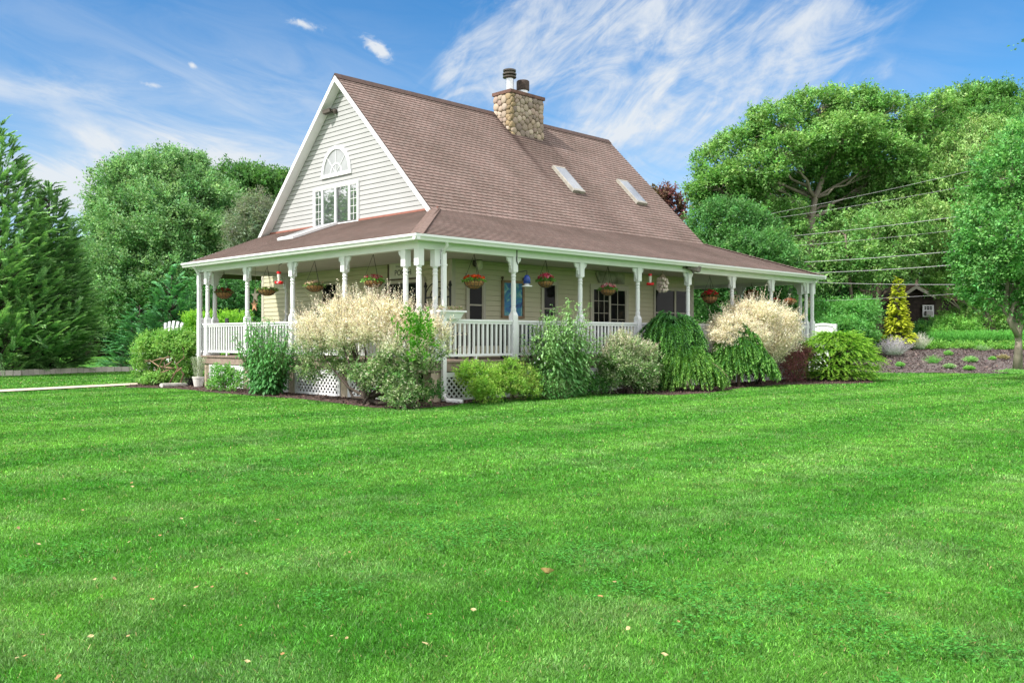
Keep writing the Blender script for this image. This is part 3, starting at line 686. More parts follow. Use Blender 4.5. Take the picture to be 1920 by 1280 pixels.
hp(MB().lathe([(.19, 0), (.19, .22)], (fx, fy, zc), 14), 'flue', STEEL, chim)
hp(MB().lathe([(.215, .20), (.225, .23), (.225, .52), (.20, .55), (.04, .57)], (fx, fy, zc), 16), 'flue_cap', mat('rusty_dark_metal', (0.075, 0.05, 0.042), 0.7, var=0.3, vscale=15), chim)

# fixed lamps
def floodlight(p, out, sc, m):
    mb = MB(); p = np.array(p); o = np.array(out)
    sd = np.array((-o[1], o[0], 0)); mb.lathe([(.05, -.05), (.05, .05)], p, 10)
    for s_ in (-1, 1):
        q = p + o * .10 * sc + sd * .09 * s_ * sc; mb.tube([p, q], .015, 6)
        d = nz(o * .8 + sd * .5 * s_ + np.array((0, 0, -.35))); mb.bar(q - d * .02, q + d * .13 * sc, .15 * sc, .11 * sc)
    return hp(mb, 'floodlight', m)
p = on_u(632, 210, WU); mb = MB()
q = p + np.array((-.02, 0, 0)); mb.lathe([(.06, -.06), (.07, 0), (.06, .06)], q + np.array((-.05, 0, 0)), 10); mb.tube([q + np.array((-.05, 0, 0)), q + np.array((-.12, .06, .02)), q + np.array((-.15, .12, .03))], .02, 6)
mb.bar(q + np.array((-.13, .10, .04)), q + np.array((-.24, .32, -.02)), .17, .11); hp(mb, 'floodlight', BRONZE)
mb = MB(); p = on_v(1288, 503, -.09)
mb.box(p[0] - .22, p[0] - .08, -.16, -.09, p[2] - .02, p[2] + .16); mb.bar((p[0] - .10, -.16, p[2] + .06), (p[0] + .26, -.34, p[2] - .04), .2, .16); mb.tube([(p[0] + .02, -.2, p[2]), (p[0] + .1, -.28, p[2] - .12)], .05, 8); mb.bar((p[0] + .05, -.12, p[2] + .0), (p[0] + .3, -.16, p[2] - .1), .04, .04)
hp(mb, 'floodlight', mat('grey_brown_metal', (0.20, 0.17, 0.15), 0.5, var=0.3, vscale=20))
LAMPGLASS = mat('lamp_glass', (0.75, 0.72, 0.6), 0.3, var=0.05)
def wall_lamp(plane, c, p):
    mb = MB(); g2 = MB()
    if plane == 'u': b = np.array((c - .04, p[1], p[2])); o = np.array((-1, 0, 0))
    else: b = np.array((p[0], c - .04, p[2])); o = np.array((0, -1, 0))
    mb.ball(b, (.08, .08, .11)); mb.tube([b, b + o * .10 + np.array((0, 0, .12)), b + o * .16 + np.array((0, 0, .08))], .015, 6); mb.lathe([(.10, .08), (.03, .14)], b + o * .16 + np.array((0, 0, -.03)), 8)
    g2.lathe([(.05, -.16), (.09, -.1), (.085, .08), (.04, .1)], b + o * .16 + np.array((0, 0, -.03)), 10)
    l = hp(mb, 'wall_lamp', BRONZE); hp(g2, 'lamp_shade', LAMPGLASS, l, smooth=True)
wall_lamp('u', WU, on_u(826, 492, WU)); wall_lamp('v', WV, on_v(889, 493, WV))
# ------------------------------------------------------------------ things on and around the porch
PETAL = attr_mat('petals', 0.6, 0.2, 0.3, (1, 1, 1))
LEAF = attr_mat('leaf', 0.5, 0.35, 0.40, (1.1, 1.15, 0.8))
NEEDLE = attr_mat('needle_foliage', 0.55, 0.3, 0.25, (1.1, 1.2, 0.6))
BARK = mat('grey_brown_bark', (0.17, 0.135, 0.105), 0.9, var=0.25, vscale=3, bump=0.5, bscale=12)
BARKPALE = mat('pale_grey_bark', (0.33, 0.28, 0.23), 0.9, var=0.2, vscale=2.5, bump=0.5, bscale=12)
BARKDARK = mat('dark_bark', (0.06, 0.045, 0.035), 0.9, var=0.25, vscale=3, bump=0.5)
TWIG = mat('brown_twig', (0.16, 0.115, 0.08), 0.85, var=0.2)

def leaf_quads(P, D, L, W, rng, Nv=None, fold=0.18):
    n = len(P); D = nz(D)
    if Nv is None: Nv = rng.normal(size=(n, 3)) + np.array((0, 0, 0.6))
    S = nz(np.cross(D, Nv)); Nn = np.cross(S, D)
    L = np.broadcast_to(L, n)[:, None]; W = np.broadcast_to(W, n)[:, None]
    m = P + D * L * .45 + Nn * (W * fold)
    return np.stack([P, m + S * W / 2, P + D * L - Nn * (L * .08), m - S * W / 2], 1)
def lerp_cols(cols, t):
    c = np.array(cols); t = np.clip(t, 0, 1) * (len(c) - 1); i = np.minimum(t.astype(int), len(c) - 2); f = (t - i)[:, None]
    return c[i] * (1 - f) + c[i + 1] * f
def jit(C, rng, s=0.18, hs=0.05):
    n = len(C); return C * np.exp(rng.normal(0, s, (n, 1))) * (1 + rng.normal(0, hs, (n, 3)))

# hanging baskets
COCO = mat('coco_fibre', (0.46, 0.24, 0.10), 0.95, var=0.3, vscale=30, bump=0.8, bscale=80)
WIRE = mat('dark_wire', (0.05, 0.045, 0.04), 0.5)
def basket(p, r, h, seed, flowers, leafcol, label, amount=90, mound=.12, ceil=CE):
    rg = np.random.default_rng(seed); b = empty('hanging_basket', p, label, 'hanging basket', 'hanging flower baskets around the porch'); p = np.array(p)
    prof = [(r * math.sin(t) * 1.0, -h * math.cos(t)) for t in np.linspace(.12, math.pi / 2, 7)]
    bowl = MB().lathe(prof, p, 16).build('bowl', COCO, b, smooth=True)
    wf = MB()
    for k in range(14):
        a = 2 * math.pi * k / 14; wf.tube([(p[0] + q * 1.03 * math.cos(a), p[1] + q * 1.03 * math.sin(a), p[2] + z) for q, z in prof], .006, 4)
    for q, z in (prof[-1], prof[3]): wf.tube([(p[0] + q * 1.03 * math.cos(a), p[1] + q * 1.03 * math.sin(a), p[2] + z) for a in np.linspace(0, 2 * math.pi, 17)], .008, 4)
    wf.build('wire_frame', BRONZE, bowl)
    ch = MB(); top = np.array((p[0], p[1], min(p[2] + .62, ceil - .08)))
    for k in range(3): a = 2.1 * k + .4; ch.tube([(p[0] + r * math.cos(a), p[1] + r * math.sin(a), p[2]), top], .006, 4)
    ch.tube([top, (p[0], p[1], ceil)], .006, 4); ch.build('chain', WIRE, b)
    n = amount * 5; a = rg.uniform(0, 6.28, n); q = np.sqrt(rg.random(n)) * r * 1.1
    P = p + np.stack([q * np.cos(a), q * np.sin(a), rg.random(n) * mound * (1 - (q / r / 1.15) ** 2) - .02], 1)
    D = np.stack([np.cos(a) * .7, np.sin(a) * .7, rg.uniform(-.4, 1.0, n)], 1) + rg.normal(0, .35, (n, 3))
    quad_mesh('leaves', leaf_quads(P, D, rg.uniform(.05, .09, n), rg.uniform(.025, .045, n), rg), jit(np.tile(leafcol, (n, 1)), rg, .3), LEAF, b)
    if flowers:
        n = int(amount * .8); a = rg.uniform(0, 6.28, n); q = np.sqrt(rg.random(n)) * r * 1.05
        C0 = p + np.stack([q * np.cos(a), q * np.sin(a), mound * (1.05 - (q / r / 1.2) ** 2) + rg.random(n) * .05], 1)
        Q, CC = [], []
        for k in range(5):
            t = 2 * math.pi * k / 5; up = nz(rg.normal(0, .35, (n, 3)) + np.array((0, 0, .5)) + np.stack([np.cos(a), np.sin(a), a * 0], 1) * .6)
            e1 = nz(np.cross(up, np.array((.3, .2, .9)))); e2 = np.cross(up, e1); d = e1 * math.cos(t) + e2 * math.sin(t) + up * .25
            Q.append(leaf_quads(C0, d, .042, .04, rg, up)); CC.append(jit(np.array(flowers)[rg.integers(len(flowers), size=n)], rg, .12))
        quad_mesh('flowers', np.concatenate(Q), np.concatenate(CC), PETAL, b)
G1, GB = (.07, .17, .03), (.10, .27, .04)
RED, PINK, HOT, ORG, WHT = (.55, .02, .03), (.75, .30, .35), (.70, .05, .13), (.80, .12, .02), (.8, .7, .68)
def bpos(px, py, plane, c): return on_u(px, py, c) if plane == 'u' else on_v(px, py, c)
basket(on_v(420, 548, PV - .2), .235, .20, 1, [(.30, .05, .03)], (.10, .12, .04), 'shaggy brown basket hanging at the far end of the gable porch', 60, .08)
basket(bpos(501, 543, 'u', .35), .235, .17, 2, None, (.12, .20, .05), 'bare coco basket with thin greenery, beside the first red nectar feeder', 50, .08)
basket(bpos(590, 535, 'u', .35), .235, .17, 3, [(.6, .45, .3)], (.12, .20, .06), 'coco basket with sparse pale plants in front of the narrow dark gable-side window', 40, .07)
basket(bpos(700, 526, 'u', .35), .235, .17, 4, [(.45, .06, .08), (.6, .3, .25)], GB, 'coco basket of red and green plants left of the PORCH sign', 45, .09)
basket(bpos(889, 526, 'v', .35), .235, .20, 5, [ORG, (.75, .06, .02)], GB, 'coco basket with orange flowers and bright green leaves near the corner downspout', 70, .09)
basket(bpos(1023, 527, 'v', .35), .20, .17, 6, [HOT, PINK, HOT], G1, 'basket mounded with red and pink flowers right of the blue bird feeder', 75, .15)
basket(bpos(1140, 542, 'v', .35), .215, .18, 7, [PINK, HOT, WHT, PINK], G1, 'basket of pink and white petunias in front of the patio door', 75, .10)
basket(bpos(1331, 556, 'v', .5), .245, .22, 8, [RED, RED, (.4, .06, .05)], (.09, .10, .03), 'basket of dense red flowers hanging just past the end wall corner', 100, .16)
basket(on_v(1337, 571, 9.0), .25, .15, 9, [(.25, .04, .03)], (.10, .06, .03), 'small dark basket low behind the end wall corner', 50, .06, 3.0)
basket(on_v(1409, 552, 2.2), .25, .20, 10, [(.45, .15, .08)], (.16, .13, .05), 'rusty brown dried basket on the end porch, left of the last long-side posts', 80, .12)
basket(on_v(1452, 564, 5.5), .23, .18, 11, [RED], (.12, .07, .04), 'reddish basket half hidden behind a far end post', 60, .08)
basket(on_v(1481, 565, 2.6), .22, .17, 12, [(.35, .12, .06)], (.16, .11, .05), 'brown basket nearest the far right corner of the porch', 60, .08)

# nectar feeders, bird feeder, wind chime
REDP = mat('red_plastic', (0.75, 0.015, 0.02), 0.3, var=0.05)
CLEAR = mat('clear_bottle', (0.75, 0.72, 0.68), 0.15, var=0.05)
def nectar(p, sc, label, hook=None):
    f = empty('nectar_feeder', p, label, 'bird feeder', 'red nectar feeders under the porch roof'); x, y, z = p
    MB().lathe([(.02, .20), (.055, .19), (.055, .14), (.03, .13)], (x, y, z), 12).build('cap', REDP, f)
    MB().lathe([(.03, .13), (.048, .11), (.035, .0), (.03, -.06)], (x, y, z), 12).build('bottle', CLEAR, f)
    m = MB().lathe([(.03, -.06), (.10, -.08), (.115, -.11), (.09, -.135), (.02, -.14)], (x, y, z), 14)
    for k in range(4): a = k * 1.57; m.ball((x + .1 * math.cos(a), y + .1 * math.sin(a), z - .08), .025)
    m.build('base', REDP, f)
    h = MB().tube([(x, y, z + .2), (x, y, z + .36)], .006, 5)
    if hook is not None: h.tube([(x, y, z + .36), (x * .6 + hook[0] * .4, y * .6 + hook[1] * .4, z + .42), hook], .01, 5)
    else: h.tube([(x, y, z + .36), (x, y, CE)], .004, 4)
    h.build('hook', DARK, f)
pz = on_u(523, 523, -.05); nectar(pz, 1, 'red nectar feeder on a black hook on the gable side', (0, PL[3] + .06, pz[2] + .36))
nectar(on_v(1219, 526, .15), 1, 'red nectar feeder hanging beside the shell wind chime')
p = on_v(988, 530, -.05); f = empty('bird_feeder', p, 'blue lantern bird feeder on a black hooked arm by the first long-side post', 'bird feeder')
BLUE = mat('cobalt_blue', (0.03, 0.07, 0.35), 0.25, var=0.3, vscale=14)
MB().lathe([(.09, -.02), (.085, .10), (.06, .17), (.02, .19)], p, 12).build('body', BLUE, f, smooth=True)
MB().lathe([(.05, -.02), (.06, -.06), (.13, -.075), (.13, -.095), (.02, -.10)], p, 12).build('tray', WHITE, f)
MB().tube([(p[0], p[1], p[2] + .19), (p[0], p[1], p[2] + .30), (p[0] - .12, p[1], p[2] + .27), (p[0] - .3, p[1] + .02, p[2] + .24), (PLL[2] + .1, -.06, p[2] + .37), (PLL[2] + .02, -.095, p[2] + .5), (PLL[2] + .02, -.095, p[2] + .78)], .014, 6).build('hook', DARK, f)
p = on_v(1242, 533, .2); f = empty('shell_wind_chime', p, 'wind chime of pale seashell discs hanging before the double window', 'wind chime')
SHELL = mat('pale_shell', (0.62, 0.50, 0.46), 0.45, var=0.15, vscale=20)
DRIFT = mat('driftwood', (0.33, 0.26, 0.18), 0.8, var=0.25)
mb = MB(); rg = np.random.default_rng(4)
for ring, z0_, nn_ in ((.13, .12, 9), (.14, .03, 10), (.13, -.06, 9), (.12, -.15, 9), (.08, -.2, 5)):
    for k in range(nn_):
        a = 2 * math.pi * k / nn_ + rg.random(); c = np.array((p[0] + ring * math.cos(a), p[1] + ring * math.sin(a), p[2] + z0_ + rg.uniform(-.03, .03)))
        d = np.array((math.cos(a + rg.normal(0, .4)), math.sin(a), 0)); mb.ball(c, (.052 * abs(d[1]) + .012, .052 * abs(d[0]) + .012, .05), 8, 5)
mb.build('shells', SHELL, f, smooth=True)
MB().lathe([(.13, .17), (.10, .22), (.03, .30)], p, 10).tube([(p[0], p[1], p[2] + .3), (p[0], p[1], CE)], .006, 4).build('top_ring', DRIFT, f)

# starfish string
p = on_u(478, 556, .6); f = empty('starfish_string', p, 'pair of dried starfish hanging left of the gable porch wall', 'hanging ornament')
def star(c, r, m, nm):
    mb = MB(); pts = []
    for k in range(10): a = math.pi / 2 + math.pi * k / 5; q = r if k % 2 == 0 else r * .36; pts.append((c[0], c[1] + q * math.cos(a), c[2] + q * math.sin(a)))
    mb.prism(pts, (.03, 0, 0)); mb.build(nm, m, f)
star(p + np.array((0, 0, .02)), .22, mat('pale_starfish', (0.6, 0.5, 0.42), 0.8), 'pale_starfish'); star(p + np.array((0, .05, -.24)), .2, mat('orange_starfish', (0.5, 0.27, 0.15), 0.8), 'orange_starfish')
MB().tube([(p[0] + .01, p[1], CE), (p[0] + .01, p[1], p[2] + .1), (p[0] + .01, p[1] + .05, p[2] - .3)], .005, 4).build('string', DRIFT, f)

# wall decorations
a, b = ua(732, 497), ua(785, 519); v0, v1 = a[0], b[0]; zt, zb_ = ua(757, 493)[1], ua(757, 522)[1]
sg = empty('porch_sign', (WU - .04, (v0 + v1) / 2, zb_), 'framed white sign reading PORCH above the entry door', 'sign')
PAPER = mat('aged_white_board', (0.74, 0.72, 0.66), 0.7, var=0.06); FRAMEW = mat('dark_frame_wood', (0.14, 0.105, 0.08), 0.7, var=0.25)
MB().box(WU - .045, WU - .025, v1, v0, zb_, zt).build('board', PAPER, sg)
mb = MB(); t = .05
mb.box(WU - .07, WU - .024, v1 - .0, v0 + .0, zt, zt + t); mb.box(WU - .07, WU - .024, v1, v0, zb_ - t, zb_); mb.box(WU - .069, WU - .024, v1 - t, v1, zb_ - t, zt + t); mb.box(WU - .069, WU - .024, v0, v0 + t, zb_ - t, zt + t); mb.build('frame', FRAMEW, sg)
INK = mat('black_lettering', (0.03, 0.028, 0.026), 0.7)
def text(s, size, c, nm, rotz, parent, m, depth_=.002):
    cu = bpy.data.curves.new(nm, 'FONT'); cu.body = s; cu.size = size; cu.align_x = 'CENTER'; cu.align_y = 'CENTER'; cu.extrude = depth_
    o = bpy.data.objects.new(nm, cu); COL.objects.link(o); cu.materials.append(m); o.parent = parent
    o.location = tuple(np.array(c) - origin_of(parent)); o.rotation_euler = (R(90), 0, rotz); bpy.context.view_layer.update()
    me = bpy.data.meshes.new_from_object(o.evaluated_get(bpy.context.evaluated_depsgraph_get())); q = bpy.data.objects.new(nm, me); COL.objects.link(q); q.parent = parent; q.location = o.location; q.rotation_euler = o.rotation_euler; bpy.data.objects.remove(o); return q
W_ = v0 - v1; H_ = zt - zb_
text('PORCH', H_ * .52, (WU - .049, (v0 + v1) / 2, zb_ + H_ * .36), 'lettering', R(-90), sg, INK)
text('Welcome to our', H_ * .22, (WU - .049, (v0 + v1) / 2, zb_ + H_ * .78), 'lettering', R(-90), sg, mat('grey_lettering', (0.35, 0.33, 0.30), 0.8))
a, b = va(1115.5, 520), va(1168, 520); x0, x1 = a[0], b[0]; z0_, z1_ = va(1140, 531.5)[1], va(1140, 512)[1]
WEATH = mat('weathered_plank', (0.48, 0.46, 0.40), 0.85, var=0.3, vscale=4, bump=0.4, col2=(0.16, 0.15, 0.13))
mb = MB(); mb.prism([(x0 + .12, WV - .03, z0_), (x1 - .04, WV - .03, z0_), (x1, WV - .03, z1_ - .03), (x1 - .06, WV - .03, z1_), (x0, WV - .03, z1_ + .02), (x0 - .02, WV - .03, z1_ - .06)], (0, -.06, 0))
tag(mb.build('driftwood_plank', WEATH), 'weathered grey plank hung on the wall above the patio door', 'wall decoration')
a, b = va(942, 533), va(977, 533); x0, x1 = a[0], b[0]; z1_, z0_ = va(960, 531)[1], va(960, 592)[1]
ar = empty('art_panel', ((x0 + x1) / 2, WV - .04, z0_), 'blue painted canvas in a wooden frame on the long wall', 'wall art')
m, t_, b_ = _new('blue_abstract_paint'); co = t_.nodes.new('ShaderNodeTexCoord'); nn_ = t_.nodes.new('ShaderNodeTexNoise'); nn_.inputs['Scale'].default_value = 4.5; nn_.inputs['Detail'].default_value = 5; nn_.inputs['Distortion'].default_value = 1.5
cr = t_.nodes.new('ShaderNodeValToRGB'); e = cr.color_ramp.elements; e[0].position = .3; e[0].color = (.02, .06, .22, 1); e[1].position = .7; e[1].color = (.35, .55, .6, 1); q = e.new(.47); q.color = (.03, .2, .5, 1); q = e.new(.56); q.color = (.05, .32, .38, 1)
t_.links.new(co.outputs['Object'], nn_.inputs['Vector']); t_.links.new(nn_.outputs[0], cr.inputs[0]); t_.links.new(cr.outputs[0], b_.inputs['Base Color'])
MB().box(x0, x1, WV - .05, WV - .028, z0_, z1_).build('canvas', m, ar)
OAK = mat('tan_wood', (0.33, 0.22, 0.13), 0.7, var=0.2)
mb = MB(); t = .07; mb.box(x0 - t, x0, WV - .075, WV - .027, z0_ - t, z1_ + t); mb.box(x1, x1 + t, WV - .075, WV - .027, z0_ - t, z1_ + t); mb.box(x0, x1, WV - .076, WV - .027, z1_, z1_ + t); mb.box(x0, x1, WV - .076, WV - .027, z0_ - t, z0_); mb.build('frame', OAK, ar)
for xx in (x0 - .05, x1 + .05): mb = MB(); mb.ball((xx, WV - .06, z1_ + .13), .04); mb.tube([(xx, WV - .06, z1_ + .05), (xx, WV - .06, z1_ + .14)], .02, 6); mb.build('finial', FRAMEW, ar)

# iron bed-head trellis by the corner
hx = WU - .25; vL, vR = on_u(798, 560, hx)[1], on_u(844, 560, hx)[1]; zt = on_u(843, 536, hx)[2]; zc_ = on_u(843, 556, hx)[2]
tr = empty('iron_headboard', (hx, (vL + vR) / 2, DK), 'black iron headboard with arched scrolls leaning by the entry door', 'trellis')
mb = MB()
for v in (vL, vR): mb.tube([(hx, v, DK), (hx, v, zt)], .03, 8); mb.ball((hx, v, zt + .03), .05); mb.lathe([(.02, .06), (.035, .09), (.01, .14)], (hx, v, zt), 8)
mb.build('post', DARK, tr)
mb = MB(); mb.bar((hx, vL, zc_), (hx, vR, zc_), .03, .04)
wv = (vL + vR) / 2; hw = abs(vL - vR) / 2
for q, hh in ((1.0, .40), (.62, .24)): mb.tube([(hx, wv + hw * q * math.cos(t), zc_ + hh * math.sin(t) + (.0)) for t in np.linspace(0, math.pi, 15)], .014, 6)
for k in range(5): v = wv + hw * (-.8 + .4 * k); mb.tube([(hx, v, DK + .3), (hx, v, zc_)], .010, 5)
for s_ in (-1, 1): mb.tube([(hx, wv + s_ * (.12 + .05 * math.cos(t) * (1 - t / 9)), zc_ + .1 + .05 * math.sin(t) * (1 - t / 9)) for t in np.linspace(0, 7, 16)] + [(hx, wv + s_ * .06, zc_)], .009, 5)
mb.bar((hx, vL, DK + .3), (hx, vR, DK + .3), .025, .03); mb.build('scrollwork', DARK, tr)

# planter box on the rail
a, b = on_v(815, 583, -.02)[0], on_v(861, 583, -.02)[0]; zt, zb_ = on_v(850, 583, -.1)[2], on_v(850, 601, -.1)[2]
pl = empty('window_box', ((a + b) / 2, 0, zb_), 'white planter box of faded flowers on the long-side handrail by the corner', 'planter')
zb_ = max(zb_, DK + .932)
mb = MB(); y0, y1 = -.22, .08
tp = [(a, y0, zt), (b, y0, zt), (b, y1, zt), (a, y1, zt)]; bt = [(a + .06, y0 + .06, zb_), (b - .08, y0 + .06, zb_), (b - .08, y1 - .05, zb_), (a + .06, y1 - .05, zb_)]
mb.grid(bt + tp, [(3, 2, 1, 0), (0, 1, 5, 4), (1, 2, 6, 5), (2, 3, 7, 6), (3, 0, 4, 7), (4, 5, 6, 7)]); mb.build('box', WHITE2, pl)
mb = MB(); mb.box(a - .03, b + .03, y0 - .025, y0 + .01, zt - .03, zt + .012); mb.box(a - .03, b + .03, y1 - .01, y1 + .025, zt - .03, zt + .012); mb.box(b - .005, b + .029, y0 + .01, y1 - .01, zt - .03, zt + .011); mb.box(a - .029, a + .005, y0 + .01, y1 - .01, zt - .03, zt + .011); mb.build('rim', WHITE2, pl)
rg = np.random.default_rng(77); n = 500; P = np.stack([rg.uniform(a, b, n), rg.uniform(y0, y1, n), zt + rg.random(n) * .09], 1)
quad_mesh('flowers', leaf_quads(P, rg.normal(size=(n, 3)) + (0, 0, .5), .05, .03, rg), jit(np.array([(.45, .25, .22), (.16, .2, .08), (.4, .33, .25), (.12, .16, .05)])[rg.integers(4, size=n)], rg, .25), LEAF, pl)

# seats on the porch
CUSH = mat('charcoal_fabric', (0.055, 0.057, 0.065), 0.85, var=0.3, vscale=30, bump=0.3); BLUEF = mat('navy_fabric', (0.02, 0.03, 0.12), 0.8, var=0.2)
WICK = mat('dark_speckled_wicker', (0.10, 0.10, 0.085), 0.8, var=0.4, vscale=28, bump=0.6, bscale=50, col2=(0.025, 0.027, 0.028))
def chair(name, label, cat, x, y, rot, wd, m, grp=None, backh=1.0, round_=False):
    o = empty(name, (0, 0, 0), label, cat, grp)
    MB().box(-wd / 2, wd / 2, -.3, .3, DK + .32, DK + .46).build('seat', m, o)
    mb = MB(); k = 9
    prof = [(-wd / 2 + wd * i / k, DK + backh - (.14 * (2 * i / k - 1) ** 4 if round_ else .05 * (2 * i / k - 1) ** 6)) for i in range(k + 1)]
    mb.prism([(-wd / 2, .27, DK + .42)] + [(wd / 2, .27, DK + .42)] + [(a_, .34, z_) for a_, z_ in reversed(prof)], (0, .09, 0)); mb.build('backrest', m, o)
    for s_ in (-1, 1):
        MB().box(s_ * wd / 2 - .04, s_ * wd / 2 + .04, -.3, .3, DK + .46, DK + .64).build('armrest', m, o)
        for t in (-.26, .26): MB().box(s_ * (wd / 2 - .05) - .03, s_ * (wd / 2 - .05) + .03, t - .03, t + .03, DK + .001, DK + .32).build('leg', DARK, o)
    o.location = (x, y, 0); o.rotation_euler = (0, 0, rot); return o
p = on_u(450, 600, 1.4); chair('patio_chair', 'dark grey patio chair with rounded back behind the gable-side railing', 'chair', p[0], p[1], R(60), .75, CUSH, None, 1.12, True)
p = on_v(895, 640, 1.0); chair('wicker_bench', 'dark speckled wicker bench along the long porch railing', 'bench', p[0], .62, R(180), 1.7, WICK, None, .86)
p = on_v(952, 640, 1.0); chair('patio_chair', 'navy blue patio chair behind the first long-side post', 'chair', p[0], .7, R(170), .62, BLUEF, None, .84)
p = on_v(985, 640, 1.0); chair('patio_chair', 'black patio chair half hidden by the tall leafy butterfly bush', 'chair', p[0] + .5, .75, R(190), .66, CUSH, None, .84)

# white fan-back chair on the lawn left of the porch
p = at(296, 634, 33.0); ad = empty('garden_chair', (0, 0, 0), 'white wooden fan-back garden chair peeking over the twisted bush', 'chair')
for k in range(5):
    a = (k - 2) * .16; hgt = 1.12 - .05 * abs(k - 2) ** 1.5
    mb = MB(); mb.bar((.0 + math.sin(a) * .2, .28, .35), (math.sin(a) * .95 * 1.1, .50, 1.05 + hgt * .36), .085, .025, up=(0, 1, 0)); mb.build('back_slat', WHITE, ad)
mb = MB(); mb.bar((-.36, .44, 1.0), (.36, .44, 1.0), .03, .08); mb.build('back_rail', WHITE, ad)
mb = MB()
for k in range(5): mb.box(-.3, .3, -.3 + k * .12, -.2 + k * .12, .36 + .0 * k, .39)
mb.build('seat', WHITE, ad)
for s_ in (-1, 1):
    MB().box(s_ * .38 - .07, s_ * .38 + .07, -.42, .42, .60, .625).build('armrest', WHITE, ad)
    for t in (-.32, .3): MB().box(s_ * .34 - .03, s_ * .34 + .03, t - .05, t + .05, 0, .6).build('leg', WHITE, ad)
ad.location = (p[0], p[1], .42 * 0); ad.scale = (1.42, 1.42, 1.42); ad.rotation_euler = (0, 0, R(-75))

# pots and a stone by the left corner
p = gnd(372, 726); wp = empty('flower_pot', p, 'white flower pot with a grey-green herb at the left porch corner', 'flower pot')
MB().lathe([(.10, .0), (.12, .02), (.165, .27), (.175, .27), (.175, .31), (.15, .31), (.14, .27)], p, 16).build('pot', mat('chalky_white_pot', (0.68, 0.66, 0.62), 0.7, var=0.15, vscale=12), wp, smooth=False)
rg = np.random.default_rng(5); n = 900; t = rg.random(n); a = rg.uniform(0, 6.28, n); q = rg.random(n) ** .5 * (.10 + .12 * t)
P = p + np.stack([q * np.cos(a), q * np.sin(a), .3 + t * .55], 1); D = np.stack([np.cos(a) * .4, np.sin(a) * .4, np.full(n, 1.0)], 1) + rg.normal(0, .3, (n, 3))
quad_mesh('herb', leaf_quads(P, D, .07, .014, rg), jit(np.tile((.20, .25, .16), (n, 1)), rg), LEAF, wp)
p2 = gnd(356, 724); bp_ = MB().lathe([(.10, 0), (.15, .22), (.16, .24), (.02, .24)], p2, 14).build('flower_pot', mat('black_plastic', (0.015, 0.015, 0.016), 0.5)); tag(bp_, 'small black plastic pot beside the white flower pot', 'flower pot')
a, b = gnd(302, 727), gnd(354, 724); mb = MB(); mb.tube([a + (0, 0, .06), a * .5 + b * .5 + (0, 0, .055), b + (0, 0, .05)], [.075, .07, .06], 9)
tag(mb.build('birch_log', mat('pale_log', (0.55, 0.54, 0.50), 0.85, var=0.2, bump=0.4)), 'short pale log edging the mulch under the twisted bush', 'log')

# overhead lines
LINE = mat('power_cable', (0.42, 0.42, 0.44), 0.5, var=0.05)
for i, (x0, y0, x1, y1, r, lb) in enumerate(((1440, 403, 1700, 346, .009, 'thin dark cable, topmost, crossing the big spreading tree'), (1440, 412, 1790, 352, .009, 'thin cable second from the top before the spreading tree'), (1450, 447, 1796, 405, .014, 'bright cable sloping across the pale trunk of the spreading tree'),
        (1497, 461, 1782, 431, .009, 'thin cable midway down the trees above the porch roof corner'), (1478, 494, 1773, 471, .018, 'thick grey cable just above the porch roof corner'), (1535, 512, 1803, 494, .018, 'thick grey cable meeting the tip of the porch eave'),
        (1528, 530, 1819, 532, .014, 'level white cable just under the porch eave tip'), (1524, 565, 1760, 551, .008, 'thin low cable passing before the brown shed'))):
    sl_ = (y1 - y0) / (x1 - x0); xa, xb = x0 - 130, 2150; A, B = at(xa, y0 + sl_ * (xa - x0), 47), at(xb, y1 + sl_ * (xb - x1), 33)
    pts = [A + (B - A) * t + np.array((0, 0, -.25 * 4 * t * (1 - t) + .2)) for t in np.linspace(0, 1, 14)]
    tag(MB().tube(pts, r * .66, 5).build('overhead_cable', LINE), lb, 'cable', 'cables strung across the trees')

# white panel fence past the far porch corner
A, B = at(1520, 634, 39), at(1566, 634, 38.2); A[2] = B[2] = 0
fe = empty('garden_fence', (*A[:2], 0), 'short white fence panel past the far porch corner', 'fence'); d = (B - A); nrm = nz(np.array((-d[1], d[0], 0)))
mb = MB(); top = [A + d * t + np.array((0, 0, 1.98 + .08 * math.sin(t * 3.1))) for t in np.linspace(0, 1, 9)]
for i in range(8): mb.prism([A + d * (i / 8) + np.array((0, 0, .1)), A + d * ((i + .92) / 8) + np.array((0, 0, .1)), top[i] * .08 + top[i + 1] * .92 - np.array((0, 0, .12)), top[i] - np.array((0, 0, .12))], nrm * .03)
mb.build('panel', WHITE2, fe)
mb = MB(); mb.tube([q + nrm * .015 - np.array((0, 0, .06)) for q in top], .06, 6); mb.build('top_rail', WHITE2, fe)
for q in (A, B): MB().box(q[0] - .06, q[0] + .06, q[1] - .06, q[1] + .06, 0, 2.02).build('fence_post', WHITE2, fe)

# brown shingled shed
SHW = mat('brown_wall_shingle', (0.060, 0.043, 0.036), 0.85, var=0.35, vscale=5, bump=0.5, col2=(0.022, 0.017, 0.015)); SHR = mat('rusty_brown_roof', (0.20, 0.11, 0.08), 0.85, var=0.25, vscale=4)
SZ = 55.0; p = at(1716, 634, SZ); sh = empty('garden_shed', (p[0], p[1], 0.0), 'dark brown shingled shed with a small white window among the trees', 'shed')
